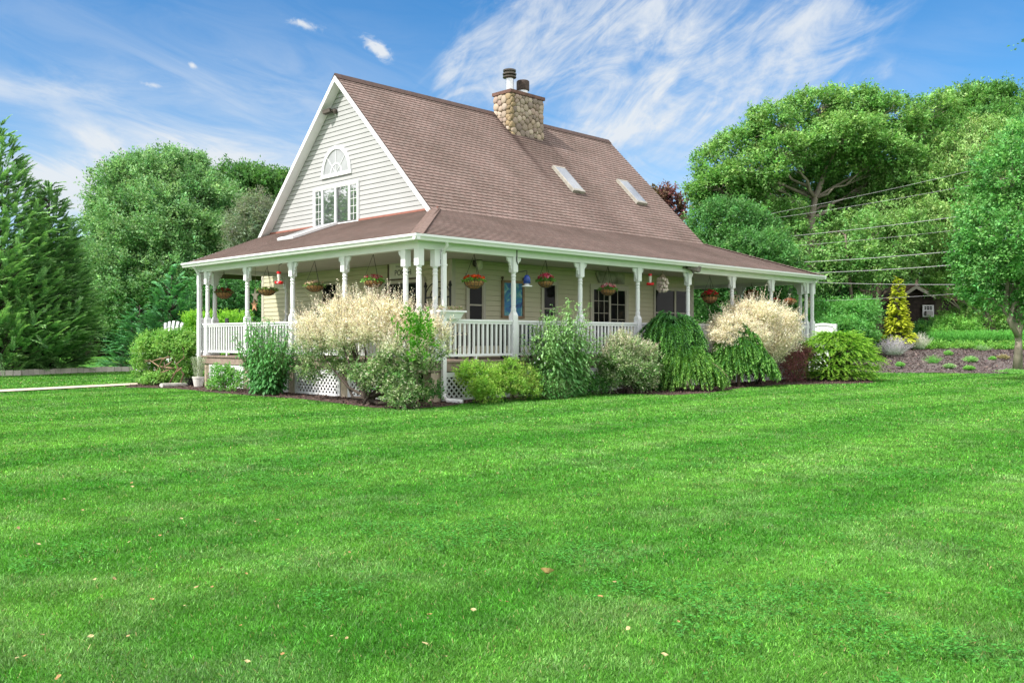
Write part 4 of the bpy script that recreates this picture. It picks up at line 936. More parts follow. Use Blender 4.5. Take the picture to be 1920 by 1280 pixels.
# local frame: along the camera's right r, depth f
rv, fv = np.array((S2, -S2, 0)), np.array((S2, S2, 0)); zz = np.array((0, 0, 1.0)); kx = SZ / FPX
sp = lambda px, py, d=0.0: at(px, py, SZ) + fv * d
xl, xr, xa = 1682, 1800, 1712
mb = MB(); rows = 16
for i in range(rows):
    z0_, z1_ = 4.0 * i / rows, 4.0 * (i + 1) / rows
    a, b = at(xl, 634, SZ), at(xr, 634, SZ)
    q = lambda P_, z, d: np.array((P_[0], P_[1], z)) - fv * d
    mb.face([q(a, z0_, .05), q(b, z0_, .05), q(b, z1_, .01), q(a, z1_, .01)]); mb.face([q(a, z0_, 0), q(b, z0_, 0), q(b, z0_, .05), q(a, z0_, .05)])
L_, R_ = at(xl, 634, SZ), at(xr, 634, SZ)
mb.prism([np.array((*L_[:2], 0)) + fv * .02, np.array((*R_[:2], 0)) + fv * .02, np.array((*R_[:2], 4.0)) + fv * .02, np.array((*sp(1752, 560)[:2], 4.0)) + fv * .02, sp(1712, 538, .02), np.array((*L_[:2], 4.1)) + fv * .02], fv * 5)
mb.build('wall', SHW, sh)
mb = MB()
for (ax, ay), (bx_, by_) in (((1712, 533), (1800, 566)), ((1712, 533), (1672, 560))):
    A, B = sp(ax, ay, -.4), sp(bx_, by_, -.4); mb.prism([A, B, B - zz * .12, A - zz * .12], fv * 6)
A, B = sp(1775, 557, 1.5), sp(1822, 566, 1.5); mb.prism([sp(1760, 545, 1.5), sp(1800, 550, 1.5), B, sp(1772, 566, 1.5)], fv * 3); roof_ = mb.build('roof', SHR, sh)
mb = MB()
for (ax, ay), (bx_, by_) in (((1712, 535), (1760, 560)), ((1712, 535), (1672, 562))): A, B = sp(ax, ay, -.45), sp(bx_, by_, -.45); mb.prism([A, B, B - zz * .22, A - zz * .22], fv * .06)
mb.build('fascia', CREAMTRIM, roof_)
a, b = sp(1729, 572, -.12), sp(1747, 594, -.12); mb = MB(); wd = np.linalg.norm((b - a)[:2])
def wbar(x0, x1, z0_, z1_, d0, d1): P0 = lambda x, z, d: np.array((a[0], a[1], 0)) + rv * x + zz * z - fv * d; mb.grid([P0(x, z, d) for d in (d0, d1) for z in (z0_, z1_) for x in (x0, x1)], [(0, 2, 3, 1), (4, 5, 7, 6), (0, 1, 5, 4), (2, 6, 7, 3), (0, 4, 6, 2), (1, 3, 7, 5)])
zt, zb_ = a[2], b[2]
wbar(-.05, .06, zb_, zt, 0, .06); wbar(wd - .06, wd + .05, zb_, zt, 0, .06); wbar(.06, wd - .06, zt - .08, zt, 0, .061); wbar(.06, wd - .06, zb_, zb_ + .06, 0, .061); wbar(.06, wd - .06, (zt + zb_) / 2 - .0, (zt + zb_) / 2 + .07, 0, .059)
for k in (1, 2): wbar(wd * k / 3 - .012, wd * k / 3 + .012, (zt + zb_) / 2 + .07, zt - .08, .02, .04)
wbar(.06, wd - .06, (zt * .73 + zb_ * .27), (zt * .73 + zb_ * .27) + .025, .02, .041)
sw_ = mb.build('window', WHITE, sh); mb = MB(); wbar(.05, wd - .05, zb_ + .05, zt - .05, .0, .015); mb.build('pane', GLASS_DARK, sw_)
mb = MB(); wbar(.12, wd - .1, zb_ + .08, (zt + zb_) / 2 - .02, .02, .25); mb.build('air_conditioner', mat('grey_plastic', (0.45, 0.44, 0.44), 0.5, var=0.1), sw_)
# ------------------------------------------------------------------ ground
def vnoise(x, y, sc, seed):
    rg = np.random.default_rng(seed); g = rg.random((256, 256)); u, v = x / sc + 1000.3, y / sc + 1000.7
    i, j = np.floor(u).astype(int), np.floor(v).astype(int); f, h = u - i, v - j; f = f * f * (3 - 2 * f); h = h * h * (3 - 2 * h)
    G = lambda a, b: g[a % 256, b % 256]
    return (G(i, j) * (1 - f) + G(i + 1, j) * f) * (1 - h) + (G(i, j + 1) * (1 - f) + G(i + 1, j + 1) * f) * h
BED_PX = [(262, 727), (330, 729), (420, 738), (500, 744), (570, 749), (640, 757), (700, 765), (760, 767), (830, 763), (900, 753), (1000, 744), (1100, 739), (1180, 739), (1260, 741), (1330, 737), (1400, 726), (1480, 721), (1560, 720), (1640, 718)]
BED_EDGE = np.array([gnd(x, y)[:2] for x, y in BED_PX])
bed_edge2 = np.vstack([[[-.6, 13.0]], [BED_EDGE[0] + (-.3, .4)], BED_EDGE, [[19.6, -1.2]], [[20.0, 2.0]]])
bed_poly = np.vstack([bed_edge2, [[18.5, 12.0]], [[3, 13.0]]])
def in_poly(x, y, poly):
    c = np.zeros(len(x), bool); j = len(poly) - 1
    for i in range(len(poly)):
        xi, yi = poly[i]; xj, yj = poly[j]
        c ^= ((yi > y) != (yj > y)) & (x < (xj - xi) * (y - yi) / (yj - yi + 1e-12) + xi); j = i
    return c
MSL = 0.10; ZM = 36.6
def mound_pt(px, py):
    Z = (EYE + MSL * ZM) / (MSL + (py - HOR) / FPX); return at(px, py, Z)
def lawn_cols(x, y, rng):
    """lawn colour: mowing bands along the house and drier patches are in the grass itself"""
    s = y + .7 * (vnoise(x, y, 7, 3) - .5)
    band = np.tanh(1.6 * np.sin(s * 2 * math.pi / 2.7)) * .62 + np.sin(s * 2 * math.pi / 1.13 + 1.0) * .25
    pat = vnoise(x, y, 2.6, 11) * .5 + vnoise(x, y, .9, 12) * .3 + vnoise(x, y, .33, 13) * .2
    dry = np.clip((vnoise(x, y, .75, 21) * .5 + vnoise(x, y, .25, 22) * .5 - .55) * 4, 0, 1)
    k = np.clip(.5 + .50 * band + (pat - .5) * 1.0, 0, 1)[:, None]
    dark, lite, grey = np.array(LAWN[0]), np.array(LAWN[1]), np.array(LAWN[2])
    c = dark * (1 - k) + lite * k
    c = c * (1 - dry[:, None] * .30) + grey * dry[:, None] * .30
    return c, band
LAWN = ((.050, .215, .017), (.130, .33, .045), (.26, .35, .17))

def ground_mat():
    m, t, b = _new('lawn_soil_and_turf'); ge = t.nodes.new('ShaderNodeNewGeometry')
    n = t.nodes.new('ShaderNodeTexNoise'); n.inputs['Scale'].default_value = .45; n.inputs['Detail'].default_value = 8; n.inputs['Roughness'].default_value = .65; t.links.new(ge.outputs['Position'], n.inputs['Vector'])
    cr = t.nodes.new('ShaderNodeValToRGB'); e = cr.color_ramp.elements; e[0].position = .33; e[0].color = (.03, .13, .012, 1); e[1].position = .66; e[1].color = (.09, .24, .035, 1)
    t.links.new(n.outputs[0], cr.inputs[0]); t.links.new(cr.outputs[0], b.inputs['Base Color']); b.inputs['Roughness'].default_value = .9; b.inputs['Specular IOR Level'].default_value = .1
    n2 = t.nodes.new('ShaderNodeTexNoise'); n2.inputs['Scale'].default_value = 30; n2.inputs['Detail'].default_value = 3; t.links.new(ge.outputs['Position'], n2.inputs['Vector'])
    bp = t.nodes.new('ShaderNodeBump'); bp.inputs['Strength'].default_value = .8; bp.inputs['Distance'].default_value = .05; t.links.new(n2.outputs[0], bp.inputs['Height']); t.links.new(bp.outputs[0], b.inputs['Normal'])
    return m
mb = MB(); GS = 260.0
mb.face([(-GS, -GS, 0), (GS, -GS, 0), (GS, GS, 0), (-GS, GS, 0)]); tag(mb.build('ground', ground_mat()), 'green lawn ground reaching out to the far trees', None, None, 'structure')
MULCH = mat('dark_bark_mulch', (0.095, 0.060, 0.050), 0.95, var=0.35, vscale=14, bump=1.0, bscale=35, col2=(0.035, 0.024, 0.022))
mb = MB(); ce = np.array((9.0, 5.0)); pts = bed_poly
mb.up([(x, y, .012) for x, y in pts]); tag(mb.build('mulch_bed', MULCH), 'dark bark mulch bed around the porch', None, None, 'structure')
PATHM = mat('pale_concrete', (0.55, 0.48, 0.38), 0.9, var=0.1, vscale=4, bump=0.2)
A0, A1, B0, B1 = gnd(-400, 752), gnd(258, 719), gnd(258, 722.4), gnd(-400, 757.3); mb = MB()
mb.up([(*A0[:2], .03), (*A1[:2], .03), (*B0[:2], .03), (*B1[:2], .03)])
tag(mb.build('garden_path', PATHM), 'pale straight path across the lawn at the left', None, None, 'structure')
KERBM = attr_mat('kerb_stone', .85, .2); mb = MB(); rg = np.random.default_rng(31)
kp = [gnd(x, y) for x, y in ((-300, 710), (40, 704), (120, 700), (200, 697), (256, 696), (330, 694), (420, 692))]
for a, b in zip(kp[:-1], kp[1:]):
    L_ = np.linalg.norm(b - a); k = int(L_ / .26)
    for i in range(k):
        p, q = a + (b - a) * (i / k), a + (b - a) * ((i + .94) / k); p[2] = q[2] = .09 + rg.uniform(-.015, .015); e = rg.uniform(.8, 1.15); mb.bar(p, q, .16, .24, col=(.62 * e, .56 * e, .52 * e))
tag(mb.build('kerb', KERBM), 'row of pale granite kerb stones beyond the left lawn', None, None, 'structure')
# planted mound at the right
fr = [at(x, 634, ZM) for x in (1600, 1700, 1800, 1900, 2050, 2300)]
mb = MB(); prof = [(0, .0), (.5, .05), (3, .30), (8, .82), (11, 1.10), (16, 1.12), (40, .9)]
nx = 40; xs = np.linspace(9.0, 62.0, nx); V, Fc = [], []
for i, X in enumerate(xs):
    fz = ZM + .5 * math.sin(X * .5) + (1.5 * max(0, 15.5 - X) ** 1.2 * .6)
    for d, z in prof: V.append(np.array((CX, CY, 0)) + rv * X + fv * (fz + d) + zz * (z + .01 + .03 * math.sin(X * 2.3 + d)))
m_ = len(prof)
for i in range(nx - 1):
    for k in range(m_ - 1): Fc.append((i * m_ + k, (i + 1) * m_ + k, (i + 1) * m_ + k + 1, i * m_ + k + 1))
MULCH2 = mat('grey_brown_mulch', (0.145, 0.125, 0.122), 0.95, var=0.35, vscale=9, bump=1.0, bscale=25, col2=(0.06, 0.045, 0.042))
mb.grid(V, Fc); tag(mb.build('mulch_mound', MULCH2, smooth=True), 'raised grey-brown mulch bank at the right', None, None, 'structure')
# bark chips over both beds
rg = np.random.default_rng(8); n = 60000
P = np.stack([rg.uniform(-4, 20, n), rg.uniform(-4, 13, n)], 1); k = in_poly(P[:, 0], P[:, 1], bed_poly) & ((P[:, 0] < .1) | (P[:, 1] < .1)); P = P[k]
P3 = np.column_stack([P, np.full(len(P), .02) + rg.random(len(P)) * .02])
X = rg.uniform(13, 34, 26000); D_ = rg.uniform(0, 10, 26000); Zq = ZM + .5 * np.sin(X * .5) + 1.5 * np.maximum(0, 15.5 - X) ** 1.2 * .6 + D_
Pm = np.array((CX, CY, 0)) + X[:, None] * rv + Zq[:, None] * fv; Pm[:, 2] = np.interp(D_, [q[0] for q in prof], [q[1] for q in prof]) + .03
PA = np.vstack([P3, Pm]); n = len(PA); sc = np.concatenate([np.full(len(P3), 1.0), np.full(len(Pm), 1.7)])
CA = np.array([(.075, .045, .038), (.13, .085, .07), (.05, .032, .03), (.20, .15, .12)])[rg.choice(4, n, p=[.45, .3, .2, .05])]; CA[len(P3):] = CA[len(P3):] * np.array((1.2, 1.4, 1.6))
tag(quad_mesh('bark_chips', leaf_quads(PA, rg.normal(size=(n, 3)) * (1, 1, .3), rg.uniform(.03, .09, n) * sc, rg.uniform(.012, .03, n) * sc, rg), jit(CA, rg, .3), attr_mat('bark_chip', .9, .15)), 'loose bark chips on the mulch', None, None, 'stuff')

# ------------------------------------------------------------------ grass
GRASS = attr_mat('grass_blade', .5, .35, .30, (1.05, 1.15, .5))
def grass():
    rng = np.random.default_rng(2024); VV, CC = [], []
    for z0, z1, dens, w, h, mg in ((2.3, 5.5, 14500, .0046, .025, 3.2), (5.5, 9, 6800, .0066, .026, 3.6), (9, 15, 2600, .011, .030, 4), (15, 26, 850, .020, .030, 5.5), (26, 44, 230, .038, .035, 6)):
        wmax = .60 * z1 + mg; n = int(dens * (z1 - z0) * 2 * wmax)
        Z = rng.uniform(z0, z1, n); X = rng.uniform(-wmax, wmax, n); k = np.abs(X) < .58 * Z + mg; Z, X = Z[k], X[k]
        x, y = CX + S2 * (X + Z), CY + S2 * (Z - X)
        ok = ~in_poly(x, y, bed_poly) & ~((x > -.2) & (x < 18.2) & (y > -.2) & (y < 13))
        pa = A0[:2]; dv = (A1 - A0)[:2]; nv = np.array((-dv[1], dv[0])) / np.linalg.norm(dv); dd = (x - pa[0]) * nv[0] + (y - pa[1]) * nv[1]; tt = ((x - pa[0]) * dv[0] + (y - pa[1]) * dv[1]) / (dv @ dv)
        wdt = ((B1 - A0)[:2]) @ nv; ok &= ~((tt > -.1) & (tt < 1.0) & (dd * np.sign(wdt) > -.03) & (dd * np.sign(wdt) < abs(wdt) + .03))
        ok &= ~((X > 12.0) & (Z > ZM + .5 * np.sin(X * .5) + 1.5 * np.maximum(0, 15.5 - X) ** 1.2 * .6))
        Z, X, x, y = Z[ok], X[ok], x[ok], y[ok]; n = len(x)
        c, band = lawn_cols(x, y, rng)
        tuft = vnoise(x, y, .12, 40) * .6 + vnoise(x, y, .45, 41) * .4
        hh = h * (.55 + .7 * tuft) * rng.uniform(.6, 1.25, n); a = rng.uniform(0, 2 * math.pi, n)
        lean = np.stack([np.cos(a) * .9 + .35 * band, np.sin(a) * .9, np.zeros(n)], 1) * rng.uniform(.3, 1.5, n)[:, None]
        P = np.stack([x, y, np.zeros(n)], 1); up = np.array((0, 0, 1.0)); D = nz(lean + up)
        az_ = rng.uniform(0, 2 * math.pi, n); S = np.stack([np.cos(az_), np.sin(az_), np.zeros(n)], 1)
        ww = (w * rng.uniform(.6, 1.3, n))[:, None]; T = P + D * hh[:, None] - up * (hh * .06)[:, None]
        VV.append(np.stack([P - S * ww * .5, P + S * ww * .5, T + S * ww * .18, T - S * ww * .18], 1))
        c = c * np.exp(rng.normal(0, .34, (n, 1))) * (.72 + .56 * vnoise(x, y, .16, 43))[:, None] * (1 + rng.normal(0, .06, (n, 3)))
        straw = rng.random(n) < .018; c[straw] = np.array((.42, .36, .16)) * rng.uniform(.6, 1.2, (straw.sum(), 1)); CC.append(c)
    # clover patches
    n = 60000; Z = rng.uniform(3, 11, n); X = rng.uniform(-1, 1, n) * (.6 * Z + 1); x, y = CX + S2 * (X + Z), CY + S2 * (Z - X)
    k = (vnoise(x, y, 1.3, 51) * .5 + vnoise(x, y, .35, 52) * .5) + rng.normal(0, .07, n) > .70; x, y = x[k], y[k]; n = len(x)
    for q in range(3):
        a = rng.uniform(0, .6, n) + q * 2.1; D = np.stack([np.cos(a), np.sin(a), rng.uniform(-.05, .35, n)], 1); P = np.stack([x, y, rng.uniform(.03, .05, n)], 1)
        VV.append(leaf_quads(P, D, .017, .015, rng, np.tile((0, 0, 1.0), (n, 1)) + rng.normal(0, .2, (n, 3)))); CC.append(jit(np.tile((.065, .26, .04), (n, 1)), rng, .22))
    o = quad_mesh('lawn_grass', np.concatenate(VV), np.concatenate(CC), GRASS)
    tag(o, 'mown green lawn grass with faint mowing bands', None, None, 'stuff')
grass()
# white clover heads are too small to see; fallen leaves are not
rg = np.random.default_rng(12); LEAFL = [mat('fallen_leaf_%s' % s, c, .7, var=.3, vscale=25) for s, c in (('tan', (.40, .29, .13)), ('orange', (.42, .24, .09)), ('yellow', (.50, .42, .20)))]
fl_me = []
def leaf_me(i):
    mb = MB(); r2 = np.random.default_rng(i); K = 9
    ring = [(math.cos(2 * math.pi * k / K) * (.040 if k % 2 else .031), math.sin(2 * math.pi * k / K) * .026, .006 + .012 * r2.random()) for k in range(K)]
    for k in range(K): mb.face([(0, 0, .002), ring[k], ring[(k + 1) % K]])
    return mb
LPX = [(80, 914), (95, 930), (120, 935), (155, 956), (46, 1012), (72, 1020), (34, 990), (325, 978), (340, 972), (288, 1006), (300, 1004), (242, 1016), (420, 970), (448, 985), (478, 977), (498, 973), (520, 974), (392, 1002), (415, 1064), (462, 1075), (178, 1086), (214, 1085), (285, 1124), (300, 1100), (368, 1101), (398, 1100), (346, 1135),
       (78, 1190), (46, 1230), (32, 1233), (108, 1262), (110, 1270), (170, 1193), (240, 1192), (452, 1172), (464, 1240), (490, 1232), (530, 1226), (622, 1192), (650, 1196), (655, 1035), (796, 1206), (938, 1126), (950, 1128), (888, 1143), (1152, 1091), (1272, 1165), (1310, 1035), (1528, 1190), (1824, 1206), (1246, 1227), (1666, 1112), (247, 905), (248, 912), (5, 1145), (1125, 1118), (1178, 1178), (760, 1215), (806, 1152), (832, 1230)]
for i, (px, py) in enumerate(LPX):
    p = gnd(px, py, .045)
    if i < 3: o = leaf_me(i).build('fallen_leaf', LEAFL[i]); fl_me.append(o.data)
    else: o = link_mesh('fallen_leaf', fl_me[i % 3], None)
    o.location = tuple(p); o.rotation_euler = (rg.uniform(-.35, .35), rg.uniform(-.35, .35), rg.uniform(0, 6.28)); s_ = rg.uniform(.25, .5); o.scale = (s_, s_, s_)
    tag(o, 'small dry yellow or orange leaf lying on the lawn', 'fallen leaf', 'dry leaves scattered on the lawn')
p = gnd(1026, 1071, .05); o = MB()
K = 10
for k in range(K):
    a, b = 2 * math.pi * k / K, 2 * math.pi * (k + 1) / K; o.face([(.012 * math.cos(a), .012 * math.sin(a), -.008), (.042 * math.cos(a), .036 * math.sin(a), .014), (.042 * math.cos(b), .036 * math.sin(b), .014), (.012 * math.cos(b), .012 * math.sin(b), -.008)], col=(.55, .38, .16))
o.face([(.013 * math.cos(2 * math.pi * k / K), .013 * math.sin(2 * math.pi * k / K), -.007) for k in range(K)], col=(.25, .07, .02))
o = o.build('fallen_leaf', attr_mat('curled_leaf', .7, .2)); o.location = tuple(p); o.rotation_euler = (R(-28), R(8), R(-45)); tag(o, 'largest curled brown leaf with a dark hollow centre on the grass', 'fallen leaf', 'dry leaves scattered on the lawn')
# ------------------------------------------------------------------ plants
def px_lobe(px, py, rx, ry, Z, dz=0.0):
    c = at(px, py, Z + dz); return (*c, rx * (Z + dz) / FPX, ry * (Z + dz) / FPX)
_G3 = np.random.default_rng(4242).random((48, 48, 48)).astype(np.float32)
def vn3(P, sc):
    q = P / sc + 500.0; i = np.floor(q).astype(int); f = q - i; f = f * f * (3 - 2 * f); o = np.zeros(len(P))
    for a in (0, 1):
        for b in (0, 1):
            for c in (0, 1):
                w_ = (f[:, 0] if a else 1 - f[:, 0]) * (f[:, 1] if b else 1 - f[:, 1]) * (f[:, 2] if c else 1 - f[:, 2])
                o += w_ * _G3[(i[:, 0] + a) % 48, (i[:, 1] + b) % 48, (i[:, 2] + c) % 48]
    return o
def crown(lobes, rng, dens=5.0, cr=.45, nl=40, L=.2, W=.1, cols=((.05, .13, .02), (.09, .20, .03)), inner=.30, up=.15, flat=.7, droop=0.0, holes=.25, hs=1.6, lj=.2, cj=.16, sub=0, subr=0, k=11):
    """leafy twigs spread through the depth of ellipsoid lobes and broken up by 3-D noise; returns quads, colours, twig bases and their lobe's index"""
    LB = np.array(lobes); Ps, Os, Is = [], [], []
    for i, (x, y, z, r, rz) in enumerate(LB):
        n = max(20, int(dens * 4 * math.pi * ((r * r) * .6 + r * rz * .4) * nl / k * 1.25)); d = nz(rng.normal(size=(n, 3)))
        f = inner + (1 - inner) * rng.random(n) ** .62; c0 = np.array((x, y, z)); sc_ = np.array((r, r, rz))
        f *= 1 + .55 * (vn3(c0 + d * sc_, hs * .8) - .5) + .35 * (vn3(c0 + d * sc_, hs * .3) - .5)
        p = c0 + d * sc_ * f[:, None]; ins = np.zeros(n, bool)
        for j, q in enumerate(LB):
            if j != i: ins |= (((p - q[:3]) / (q[3], q[3], q[4])) ** 2).sum(1) < .22
        h = vn3(p * (1, 1, 1.5), hs * .62) * .6 + vn3(p * (1, 1, 1.4), hs * .26) * .4
        kk = ~ins & (h > .36 + (holes - .25) * .9) & (p[:, 2] > .06); Ps.append(p[kk]); Os.append(d[kk]); Is.append(np.full(kk.sum(), i))
    P, O, I = np.concatenate(Ps), np.concatenate(Os), np.concatenate(Is); n = len(P)
    tone = .5 * rng.random(n) + .5 * np.clip((vn3(P, hs * .5) - .25) * 2, 0, 1)
    base = lerp_cols(cols, tone) * np.exp(rng.normal(0, cj, (n, 1))) * (1 + rng.normal(0, .07, (n, 3)))
    D = nz(O * .75 + rng.normal(size=(n, 3)) * .5 + np.array((0, 0, .25 + up - droop * .7))); ln = cr * rng.uniform(.6, 1.35, n)
    t = np.tile((np.arange(k) + .6) / k, (n, 1)) + rng.uniform(-.4 / k, .4 / k, (n, k)); pos = P[:, None] + D[:, None] * (ln[:, None] * t)[..., None] + rng.normal(0, cr * .13, (n, k, 3)); pos[..., 2] -= (.12 + .35 * droop) * ln[:, None] * t ** 2
    sd = rng.normal(size=(n, k, 3)); sd[..., 2] *= flat; dd = D[:, None] * .6 + sd * .75 + np.array((0, 0, up * .6 - droop))
    Nv = rng.normal(size=(n, k, 3)) * .55 + np.array((0, 0, .85)) + O[:, None] * .3; s_ = (1.1 - .4 * t) * rng.uniform(.7, 1.25, (n, k))
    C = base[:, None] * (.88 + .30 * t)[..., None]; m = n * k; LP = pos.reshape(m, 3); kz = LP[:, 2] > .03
    Q = leaf_quads(LP[kz], dd.reshape(m, 3)[kz], (L * s_).ravel()[kz], (W * s_).ravel()[kz], rng, Nv.reshape(m, 3)[kz])
    return Q, jit(C.reshape(m, 3)[kz], rng, lj), P, I
def bez(a, b, sag, n=5):
    t = np.linspace(0, 1, n)[:, None]; return a + (b - a) * t + np.array((0, 0, 1.0)) * sag * 4 * t * (1 - t)
def wig(pts, rng, s):
    pts = np.array(pts, float); pts[1:-1] += rng.normal(0, s, (len(pts) - 2, 3)); return pts
def tree(name, label, cat, group, base, trunk, r0, lobes, bark, seed, crown_kw, limbs=True, twigs=.12, leafm=None, top_r=.35, limb_r=None):
    """trunk: world points upward from base."""
    rng = np.random.default_rng(seed); o = empty(name, base, label, cat, group)
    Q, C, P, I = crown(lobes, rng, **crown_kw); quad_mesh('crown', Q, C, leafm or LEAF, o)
    mb = MB(); tr = np.array(trunk); k = len(tr); rad = np.linspace(1, top_r, k) * r0; rad[0] *= 1.35; mb.tube(tr, list(rad), 10)
    if limbs:
        for i, l in enumerate(lobes):
            c = np.array(l[:3]); j = int(np.argmin([abs(t[2] - (c[2] - .55 * np.linalg.norm((t - c)[:2]) - .3 * l[4])) + (0 if h > 0 else 9) for h, t in enumerate(tr)]))
            a = tr[j]; lr = (limb_r or r0 * .42) * rng.uniform(.8, 1.1); pts = wig(bez(a, c - (0, 0, l[4] * .2), rng.uniform(-.1, .25) * l[3], 7), rng, .07 * l[3]); mb.tube(pts, list(np.linspace(lr, lr * .28, 7)), 7)
            sel = np.where(I == i)[0]; sel = sel[rng.random(len(sel)) < twigs * .5]
            for s_ in sel[:40]:
                q = pts[rng.integers(3, 7)]; mb.tube(wig(bez(q, P[s_], .05, 4), rng, .04 * l[3]), [lr * .22, lr * .16, lr * .10, lr * .05], 4)
    mb.build('trunk', bark, o, smooth=True); return o

def sprays(P, D, ln, k, L, W, colA, colB, rng, droop=0.0, spread=.8, flat=False, taper=.5, cj=.15, t0=.1, up=None):
    """feathery shoots: k leaves along each shoot."""
    n = len(P); D = nz(D); ln = np.broadcast_to(ln, n); t = np.tile((np.arange(k) + .5) / k, (n, 1)) * (1 - t0) + t0; t = t + rng.uniform(-.5 / k, .5 / k, (n, k))
    pos = P[:, None] + D[:, None] * (ln[:, None] * t)[..., None]; pos[..., 2] -= droop * ln[:, None] * t ** 2
    dl = D[:, None] * np.ones((n, k, 1)); dl[..., 2] -= 2 * droop * t
    ref = np.array((0, 0, 1.0)) + rng.normal(0, .15, (n, 3)); S = nz(np.cross(D, ref)); U = np.cross(S, D)
    if flat: sg = np.where(np.arange(k) % 2 == 0, 1.0, -1.0)[None, :, None]; side = S[:, None] * sg + rng.normal(0, .18, (n, k, 3))
    else: a = rng.uniform(0, 2 * math.pi, (n, k)); side = S[:, None] * np.cos(a)[..., None] + U[:, None] * np.sin(a)[..., None]
    dd = nz(dl) * .75 + side * spread
    if up is not None: dd = dd + np.array(up)
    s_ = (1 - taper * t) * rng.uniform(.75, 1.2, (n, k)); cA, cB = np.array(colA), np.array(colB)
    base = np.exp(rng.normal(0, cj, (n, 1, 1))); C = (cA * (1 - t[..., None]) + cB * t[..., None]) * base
    Nv = (U[:, None] + rng.normal(0, .35, (n, k, 3))).reshape(-1, 3)
    Q = leaf_quads(pos.reshape(-1, 3), dd.reshape(-1, 3), (L * s_).ravel(), (W * s_).ravel(), rng, Nv)
    return Q, jit(C.reshape(-1, 3), rng, .14)

def conifer(name, label, group, base, H, Rf, n, seed, colA, colB, plume=.9, L=.2, W=.055, k=34, lean=.75, droop=.15, z0=.25, bark=None, up=.5, keep=None):
    rng = np.random.default_rng(seed); base = np.array(base); o = empty(name, base, label, 'tree', group)
    t = rng.random(n * 3); rr = np.array([Rf(x) for x in t]); acc = rng.random(n * 3) < rr / rr.max(); t, rr = t[acc][:n], rr[acc][:n]; m = len(t)
    a = rng.uniform(0, 2 * math.pi, m); z = z0 + t * (H - z0); lump = .78 + .44 * vnoise(a * 2.2 + 50, z, 1.4, seed + 5)
    f = (1 - .45 * rng.random(m) ** 1.7) * lump
    ca, sa = np.cos(a), np.sin(a); P = base + np.stack([rr * f * ca, rr * f * sa, z - .25 * rr * (1 - up)], 1)
    D = np.stack([ca * lean, sa * lean, np.full(m, up) + .5 * t], 1) + rng.normal(0, .28, (m, 3))
    P = P - nz(D) * plume * .45 * np.minimum(1, rr / (plume + .01))[:, None]
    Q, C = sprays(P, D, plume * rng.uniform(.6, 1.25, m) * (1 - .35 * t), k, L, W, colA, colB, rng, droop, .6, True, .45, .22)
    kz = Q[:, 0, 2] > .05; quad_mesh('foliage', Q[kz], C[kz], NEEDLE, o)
    mb = MB(); mb.tube([base, base + (0, 0, H * .5), base + (0, 0, H * .96)], [H * .022, H * .014, .02], 8)
    for i in range(0, m, max(1, m // 160)): mb.tube([base + (0, 0, max(.1, P[i][2] - base[2] - .3 * rr[i])), P[i] + nz(D[i:i + 1])[0] * .2], [.035, .008], 4)
    mb.build('trunk', bark or BARKDARK, o, smooth=True); return o

gt = 'trees beyond the left lawn'; gr_ = 'trees behind the right of the house'
V3 = lambda *a: np.array(a, float)
# ---- left side
b = at(-8, 634, 35.5); b[2] = 0; conifer('cypress_tree', 'tall dark feathery cypress at the left edge of the lawn', gt, b, 9.9, lambda t: 3.8 * (1 - t) ** .62 * (.30 + .70 * min(1, t * 4.2 + .1)), 2300, 11, (.035, .105, .035), (.17, .36, .11), 1.0, .20, .05, 46, .8, .18)
b = at(92, 634, 37.0); b[2] = 0; conifer('cypress_tree', 'shorter dark cypress spreading beside the tallest left cypress', gt, b, 7.7, lambda t: 2.6 * (1 - t) ** .62 * (.30 + .70 * min(1, t * 3.6 + .15)), 1900, 12, (.033, .10, .034), (.16, .34, .105), .95, .19, .05, 44, .85, .22, z0=.35)
b = at(322, 634, 41); b[2] = 0; conifer('cypress_tree', 'young bright green cypress with drooping tips behind the white garden chair', gt, b, 4.6, lambda t: 2.0 * (1 - t) ** .8, 620, 13, (.035, .12, .045), (.075, .26, .085), .95, .2, .05, 36, .8, .25)
b = at(262, 634, 43); b[2] = 0; conifer('cypress_tree', 'low spreading cypress left of the young bright cypress', gt, b, 3.1, lambda t: 1.7 * (1 - t) ** .7, 380, 14, (.03, .10, .04), (.065, .23, .08), .95, .2, .05, 34, .9, .3)
Z = 58; b = at(300, 634, Z); b[2] = 0
lob = [px_lobe(*q, Z, dz) for *q, dz in ((300, 345, 80, 52, 0), (232, 372, 62, 60, 0), (366, 380, 78, 58, 0), (300, 430, 120, 75, -2), (222, 462, 80, 75, -1), (392, 450, 76, 62, 0), (300, 520, 125, 75, -2), (205, 548, 70, 62, 0), (420, 420, 52, 52, 2), (350, 310, 42, 25, 1), (262, 318, 46, 28, 1), (410, 520, 70, 60, 0), (300, 590, 120, 45, 0), (195, 415, 30, 50, 1))]
tree('maple_tree', 'big round light green broadleaf tree behind the left lawn', 'tree', gt, b, [b, b + (0, 0, 3), b + (.2, .1, 6), b + (.1, 0, 9)], .35, lob, BARKDARK, 21, dict(dens=4.2, cr=.62, nl=74, L=.20, W=.11, cols=((.045, .125, .042), (.085, .19, .062), (.125, .24, .085)), holes=.31, hs=1.6, cj=.34, up=.4, sub=22, subr=(.18, .38)))
Z = 60; b = gnd(178, 668); b = b * 1.0; Zb = depth(b)
lob = [px_lobe(*q, Zb) for q in ((180, 580, 70, 40), (150, 530, 60, 50), (225, 600, 60, 34), (120, 590, 50, 40), (190, 500, 50, 50))]
